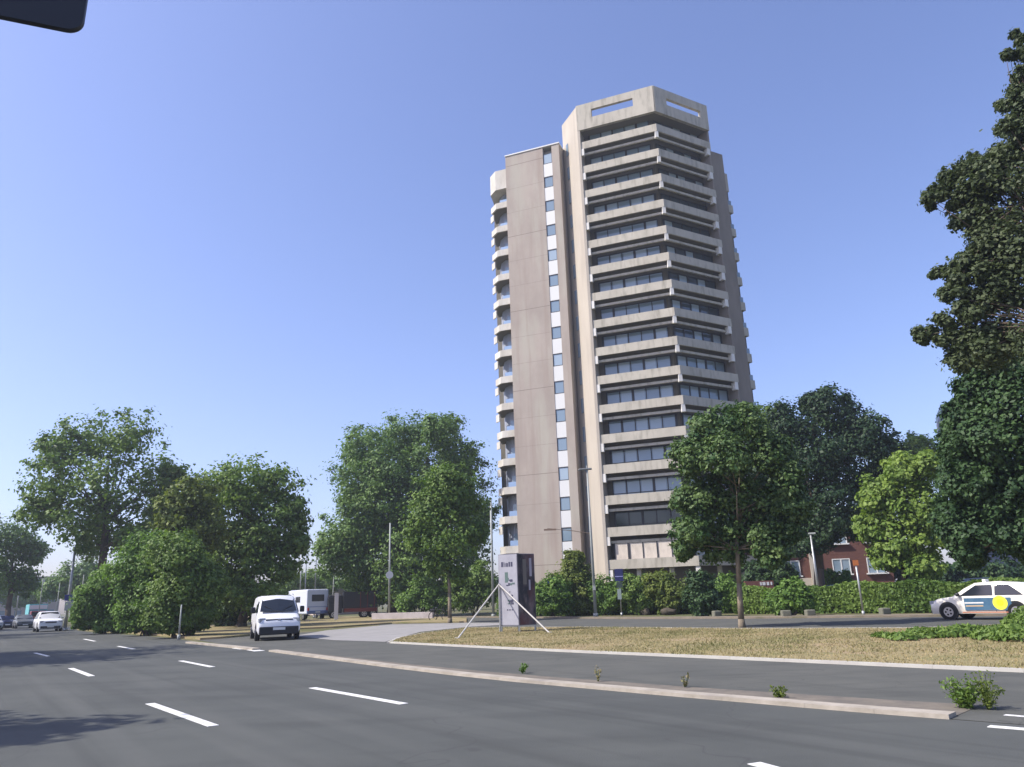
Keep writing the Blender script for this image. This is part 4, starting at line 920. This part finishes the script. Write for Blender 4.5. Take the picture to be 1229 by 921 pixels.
# advertising column
def banner():
    gx, gy = G(624,759); d = math.hypot(gx,gy); az = AZ(624)
    T = thing('advertising_column', (gx,gy,0), 'box-shaped lilac and dark advertising banner held up by white struts', 'advertising column', None, -az)
    t = P(624,759,d)[1]; s = .88; z0 = .3; z1 = z0+3.1
    left = Vector((-s*1.0,-.12)); mid = Vector((-.02,-.62)); right = Vector((s*.86,.0)); bk = Vector((-.05,.55))
    fm = MB(); fm.prism([tuple(left),tuple(mid),tuple(right),tuple(bk)], z0, z1); fm.build('box', mat('banner_frame_grey', (.2,.2,.24), .7, .3), T)
    lil = mat('banner_lilac', (.36,.36,.4), .7, .2, noise=((.29,.29,.33), 1.5, (1,1,1), .4,.7)); dk = mat('banner_photo_dark', (.035,.035,.045), .6, .2, noise=((.16,.13,.14), 1.6, (1,1,.5), .45,.62))
    layer(dk, (.12,.045,.05), 1.1, (1,1,.6), .5,.66, .9)
    def panel(p, q, nm, mt, a, b, za, zb, off, par):
        u = (q-p); n = Vector((u.y,-u.x)).normalized()
        w0 = p+u*a+n*off; w1 = p+u*b+n*off; x = MB()
        x.prism([tuple(w0),tuple(w1),tuple(w1-n*.008),tuple(w0-n*.008)], za, zb); return x.build(nm, mt, par)
    A_ = panel(left, mid, 'left_banner', lil, .02,.98,z0+.03,z1-.03,.012,T); B_ = panel(mid, right, 'right_banner', dk, .02,.98,z0+.03,z1-.03,.012,T)
    ink = mat('banner_ink', (.06,.06,.1), .7, .2); ink2 = mat('banner_ink_green', (.1,.15,.14), .7, .2); pale = mat('banner_pale', (.36,.35,.42), .7, .2); sk = mat('banner_figure', (.16,.15,.14), .7,.2)
    rr = random.Random(2)
    # headline: blurred unreadable word, picture and small print
    x = .16
    for wd_ in (.1,.03,.03,.09,.08,.09): panel(left, mid, 'headline_mark', ink, x, x+wd_, z1-.56-.0, z1-.40+rr.uniform(0,.06), .018, A_); x += wd_+.035
    panel(left, mid, 'picture', ink2, .34,.5,z1-1.25,z1-.8,.018,A_)
    for i in range(16): 
        a = rr.uniform(.3,.75); zc = z1-rr.uniform(1.0,2.2); panel(left, mid, 'print_mark', ink if i%3 else ink2, a, a+rr.uniform(.04,.14), zc, zc+rr.uniform(.03,.12), .018+i*.0006, A_)
    for i in range(3): panel(left, mid, 'small_print', ink, .4+.12*i, .47+.12*i, z1-2.45,z1-2.4,.018,A_)
    panel(mid, right, 'pale_figure', sk, .3,.5,z1-1.35,z1-.25,.018,B_); panel(mid, right, 'pale_edge', pale, .68,.82,z1-1.0,z1-.2,.018,B_); panel(mid, right, 'pale_streak', pale, .62,.72,z1-1.6,z1-1.15,.02,B_)
    # struts
    top = Vector((-s*1.0,-.2,z1-1.32))
    def strut(px, nm):
        q = G(*px); lx = q[0]-gx; ly = q[1]-gy; c, si = math.cos(az), math.sin(az); e = Vector((lx*c-ly*si, lx*si+ly*c, .02))
        x = MB(); x.tube(top, e, .03,.03,8); x.tube(e+Vector((0,0,-.02)), e+Vector((0,0,.06)), .1,.1,8); x.build(nm, whitepole, T)
    whitepole = mat('white_strut', (.5,.48,.44), .5, .3)
    strut((549,768),'strut'); strut((660,761),'strut')
    x = MB(); x.tube((-s*1.0,-.2,0),(-s*1.0,-.2,z1-1.25),.03,.03,8); x.build('post', steel, T)
    for p in (left,mid,right,bk):
        x = MB(); x.box((p.x*.92,p.y*.92,z0/2),(.08,.08,z0)); x.build('leg', steel, T)
banner()
# boulders and blocks on the pavement in front of the hedge
stone = mat('dark_stone', (.1,.085,.065), .95, .1, noise=((.05,.045,.035), 3, (1,1,1), .4,.65)); blockm = mat('pale_block', (.17,.17,.13), .9, .1, noise=((.12,.12,.09), 3, (1,1,1), .4,.65))
for i, (x, y, lb) in enumerate([(728,738,'brown boulder between the street lamp and the blue sign'),(697,737.5,'small brown boulder left of the street lamp'),(775,738.5,'brown boulder right of the blue sign'),(803,738.5,'brown boulder nearest the dark pointed bush')]):
    gx, gy = G(x, y); m_ = MB(); m_.blob((0,0,.14),(.42+.1*(i%2),.3,.26), seed=i, amp=.3); o = m_.build('boulder', stone, smooth=True, origin=(0,0,0)); o.location = (gx,gy,.08); o.rotation_euler.z = i
    tag(o, lb, 'boulder', 'boulders along the pavement')
for i, (x, lb) in enumerate([(943,'pale concrete block under the bright green bush'),(972,'pale concrete block right of the bright green bush'),(1062,'pale concrete block right of the orange sign pole'),(860,'pale block left of the street tree trunk')]):
    q = PG(x, 735, 44 if x > 900 else 47); m_ = MB(); m_.box((0,0,.2),(.5,.35,.4),.1*i); o = m_.build('concrete_block', blockm, bevel=.06); o.location = (q[0],q[1],.0)
    tag(o, lb, 'concrete block', 'concrete blocks before the hedge')
# graffiti wall piece behind the hedge
q = PG(912,712,57.5); m_ = MB(); T = thing('low_wall', (q[0],q[1],0), 'short wall stub with red and white paint behind the bushes', 'wall'); m_.box((0,0,1.05),(2.0,.3,2.1)); m_.build('masonry', mat('wall_red_brown', (.17,.075,.06), .85,.2), T)
m_ = MB(); 
for x, w_ in ((.1,.12),(.32,.2),(.6,.16),(.84,.1)): m_.box((x,-.16,1.9),(w_,.02,.22),0)
m_.build('white_paint', whitep, T)
# white litter bag on the verge
gx, gy = G(136,757.5); m_ = MB(); m_.blob((0,0,.18),(.16,.13,.22), seed=3, amp=.3); o = m_.build('plastic_bag', mat('bag_white', (.7,.75,.7), .5,.3), smooth=True); o.location = (gx,gy,.05); tag(o, 'small white plastic bag lying at the foot of the roadside shrubs', 'bag')

# ------------------------------------------------------------------ other buildings
def house():
    O = P(1008,715,76)[0]; T = thing('brick_house', (O.x,O.y,0), 'red brick house with white window sills seen between the trees', 'house', None, -AZ(1008)+.12)
    b = MB(); b.box((-1.6,4,3.6),(12.6,8,7.2)); b.build('wall', brick, T)
    b = MB(); b.box((-4.6,-.15,1.1),(5.2,.3,2.6)); b.build('ground_floor', mat('cream_render', (.45,.4,.33), .9,.1), T)
    b = MB(); b.prism([(-8.2,-.4),(5.0,-.4),(5.0,8.4),(-8.2,8.4)], 7.2, 7.45); b.build('roof', mat('roof_grey', (.12,.1,.09), .9,.1), T)
    b = MB(); b.box((-2.0,-.25,3.5),(.35,.5,7.0)); b.build('pilaster', conc, T)
    for zz in (3.3,6.0):
        for x in (-6.6,-3.8,.5,3.4):
            if zz > 9: continue
            w_ = MB(); w_.box((x,-.02,zz),(1.5,.08,1.3)); wo_ = w_.build('window', glass, T)
            f = MB(); f.box((x,-.08,zz),(.1,.06,1.3)); f.box((x-.72,-.08,zz),(.08,.06,1.3)); f.box((x+.72,-.08,zz),(.08,.06,1.3)); f.box((x,-.08,zz+.65),(1.5,.06,.08)); f.build('frame', whitep, wo_)
            s_ = MB(); s_.box((x,-.14,zz-.72),(1.8,.3,.12)); s_.build('sill', whitep, wo_)
    d = MB(); d.box((1.2,-.02,.95),(3.0,.1,1.9)); d.build('garage_opening', framed, T)
house()
def office():
    O = P(1131,500,100)[0]; T = thing('office_block', (O.x,O.y,0), 'dark glass office building peeping out beside the tall dark foliage', 'office building', None, -AZ(1131,500)+.1)
    t = P(1132,486,100)[0].z; b = MB(); b.box((2.5,4,t/2),(5,8,t)); b.build('wall', mat('office_blue_grey', (.05,.065,.1), .3,.5), T)
    for i in range(9):
        z = t-1.4-i*3.3
        s_ = MB(); s_.box((2.5,4,z),(5.1,8.1,1.1)); s_.build('spandrel', mat('office_grey', (.16,.17,.22), .6,.3) if i == 0 else bpy.data.materials['office_grey'], T)
office()
def far_block(px, ty, d_, wd_, ht, label, col, rz=0, name='apartment_building'):
    O = P(px,730,d_)[0]; T = thing(name, (O.x,O.y,0), label, 'building', None, -AZ(px)+rz)
    h = P(px,ty,d_)[0].z; b = MB(); b.box((0,5,h/2),(wd_,10,h)); b.build('wall', mat('far_wall', col, .9,.1), T)
    b = MB(); b.box((0,5,h+.15),(wd_+.5,10.5,.3)); b.build('roof', mat('far_roof', (.2,.17,.17), .9,.1), T)
    n = max(2,int(wd_/3))
    for k in range(int(h/3)):
        for i in range(n):
            w_ = MB(); w_.box((-wd_/2+(i+.5)*wd_/n,-.02,1.7+k*3),(1.3,.08,1.4)); w_.build('window', glass, T)
far_block(32, 694, 200, 12, 0, 'pale building among the trees in the far left distance', (.45,.4,.38))
far_block(418, 704, 120, 9, 0, 'small pale house under the domed tree', (.5,.42,.36), .2, 'small_house')
far_block(310, 702, 150, 14, 0, 'grey building glimpsed behind the white van', (.3,.32,.34), .1, 'low_building')
# distant tree line closing the view
for i, (lo, d_, lb) in enumerate([([(100,722,14),(130,720,15),(160,722,14),(190,722,14)],170,'far low tree mass behind the left shrubs'),([(320,712,18),(350,708,18),(375,708,18),(398,708,18),(415,710,16)],150,'far low tree mass behind the camper'),([(-20,705,24),(10,712,18),(35,718,14),(58,708,18),(85,705,20)],190,'far tree mass at the end of the main road'),
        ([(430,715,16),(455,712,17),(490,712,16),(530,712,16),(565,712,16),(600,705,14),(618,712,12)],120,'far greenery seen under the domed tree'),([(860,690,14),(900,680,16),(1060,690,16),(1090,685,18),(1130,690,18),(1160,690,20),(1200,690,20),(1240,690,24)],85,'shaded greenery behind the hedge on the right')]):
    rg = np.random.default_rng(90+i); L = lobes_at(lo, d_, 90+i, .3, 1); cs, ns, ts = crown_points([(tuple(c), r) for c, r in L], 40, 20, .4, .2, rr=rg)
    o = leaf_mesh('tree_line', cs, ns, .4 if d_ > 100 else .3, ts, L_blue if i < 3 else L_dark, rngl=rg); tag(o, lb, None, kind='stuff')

# off-frame street trees whose shade falls on the main road
for i, (x, y, hgt, R) in enumerate([(-28.2,25.0,15.0,5.4),(-48,53,15,6.5),(-17.2,7.6,10.5,2.7),(-62,74,15,5.5)]):
    T = thing('street_tree', (x,y,0), ['roadside tree beside the near lanes, shading the middle of the road','roadside tree beside the middle lanes','nearest roadside tree, shading the lower left of the road','roadside tree farther along the main road'][i], 'tree', 'trees along the left side of the main road')
    rg = np.random.default_rng(300+i); rr = random.Random(300+i)
    L = [((x+rr.uniform(-1,1)*R*.7, y+rr.uniform(-1,1)*R*.7, hgt-R+rr.uniform(-.7,.9)*R*.8), R*.5) for _ in range(18)]
    tb = MB(); tb.path([(x,y,-.1),(x,y,.4),(x+.1,y,hgt*.45),(x,y,hgt*.8)],[.38,.28,.22,.06],10)
    for c, r in L: tb.path([(x,y,hgt*.4),c],[.1,.03],6)
    tb.build('trunk', bark, T, origin=(x,y,0), smooth=True)
    cs, ns, ts = crown_points(L, 40, 16, .4, .3, rr=rg); leaf_mesh('crown', cs, ns, .24, ts, L_mid, T, origin=(x,y,0), rngl=rg)

# ------------------------------------------------------------------ traffic signal over the viewer's head (top left)
def signal():
    p0 = P(0,21,5.4)[0]; 
    # lower edge at one height: intersect both edge rays with it
    z = 4.9
    def atz(x, y): d = ray(x,y); t = (z-EYE)/d.z; return Vector((d.x*t, d.y*t, z))
    a = atz(0,21); b = atz(92,39.5); d = (b-a).normalized(); ang = math.atan2(d.y,d.x)
    c = b
    T = thing('traffic_signal', (c.x,c.y,z), 'dark rounded backboard of an overhead traffic signal at the top left corner', 'traffic signal', None, ang)
    m_ = MB(); W_=.9; Hh=1.3; r=.09; pts = []
    for cx, cz, a0 in ((-r,r,-90),(-r,Hh-r,0),(-W_+r,Hh-r,90),(-W_+r,r,180)):
        for i in range(7): t = math.radians(a0+i*15); pts.append((cx+math.cos(t)*r+.03, cz+math.sin(t)*r))
    n = len(pts); vs = [(x,-.02,z_) for x,z_ in pts]+[(x,.02,z_) for x,z_ in pts]
    m_.add(vs, [tuple(range(n)), tuple(range(2*n-1,n-1,-1))]+[(i,n+i,n+(i+1)%n,(i+1)%n) for i in range(n)]); m_.build('backboard', black, T)
    h = MB(); h.box((-W_/2,.12,.82),(.32,.18,.9)); h.build('housing', black, T, bevel=.04)
    for i, (zz, col) in enumerate(((1.12,(.3,.02,.02)),(.82,(.3,.16,.02)),(.52,(.02,.2,.08)))):
        l_ = MB(); l_.tube((-W_/2,.2,zz),(-W_/2,.22,zz),.12,.12,20); ln = l_.build('lens', mat('signal_lens', col, .2,.6), T)
        v = MB(); v.tube((-W_/2,.21,zz+.01),(-W_/2,.3,zz),.13,.13,16,cap=False); v.build('visor', black, ln)
    ar = MB(); ar.tube((-W_/2,.05,1.25),(-W_/2,.05,1.75),.04); ar.tube((-W_/2,.05,1.7),(-W_/2-4.2,.05,1.6),.06,.09,10); ar.build('mast_arm', steel, T)
    pm = MB(); pm.tube((-W_/2-4.2,.05,-z),(-W_/2-4.2,.05,2.0),.13,.09,12); pm.build('mast', steel, T)
signal()
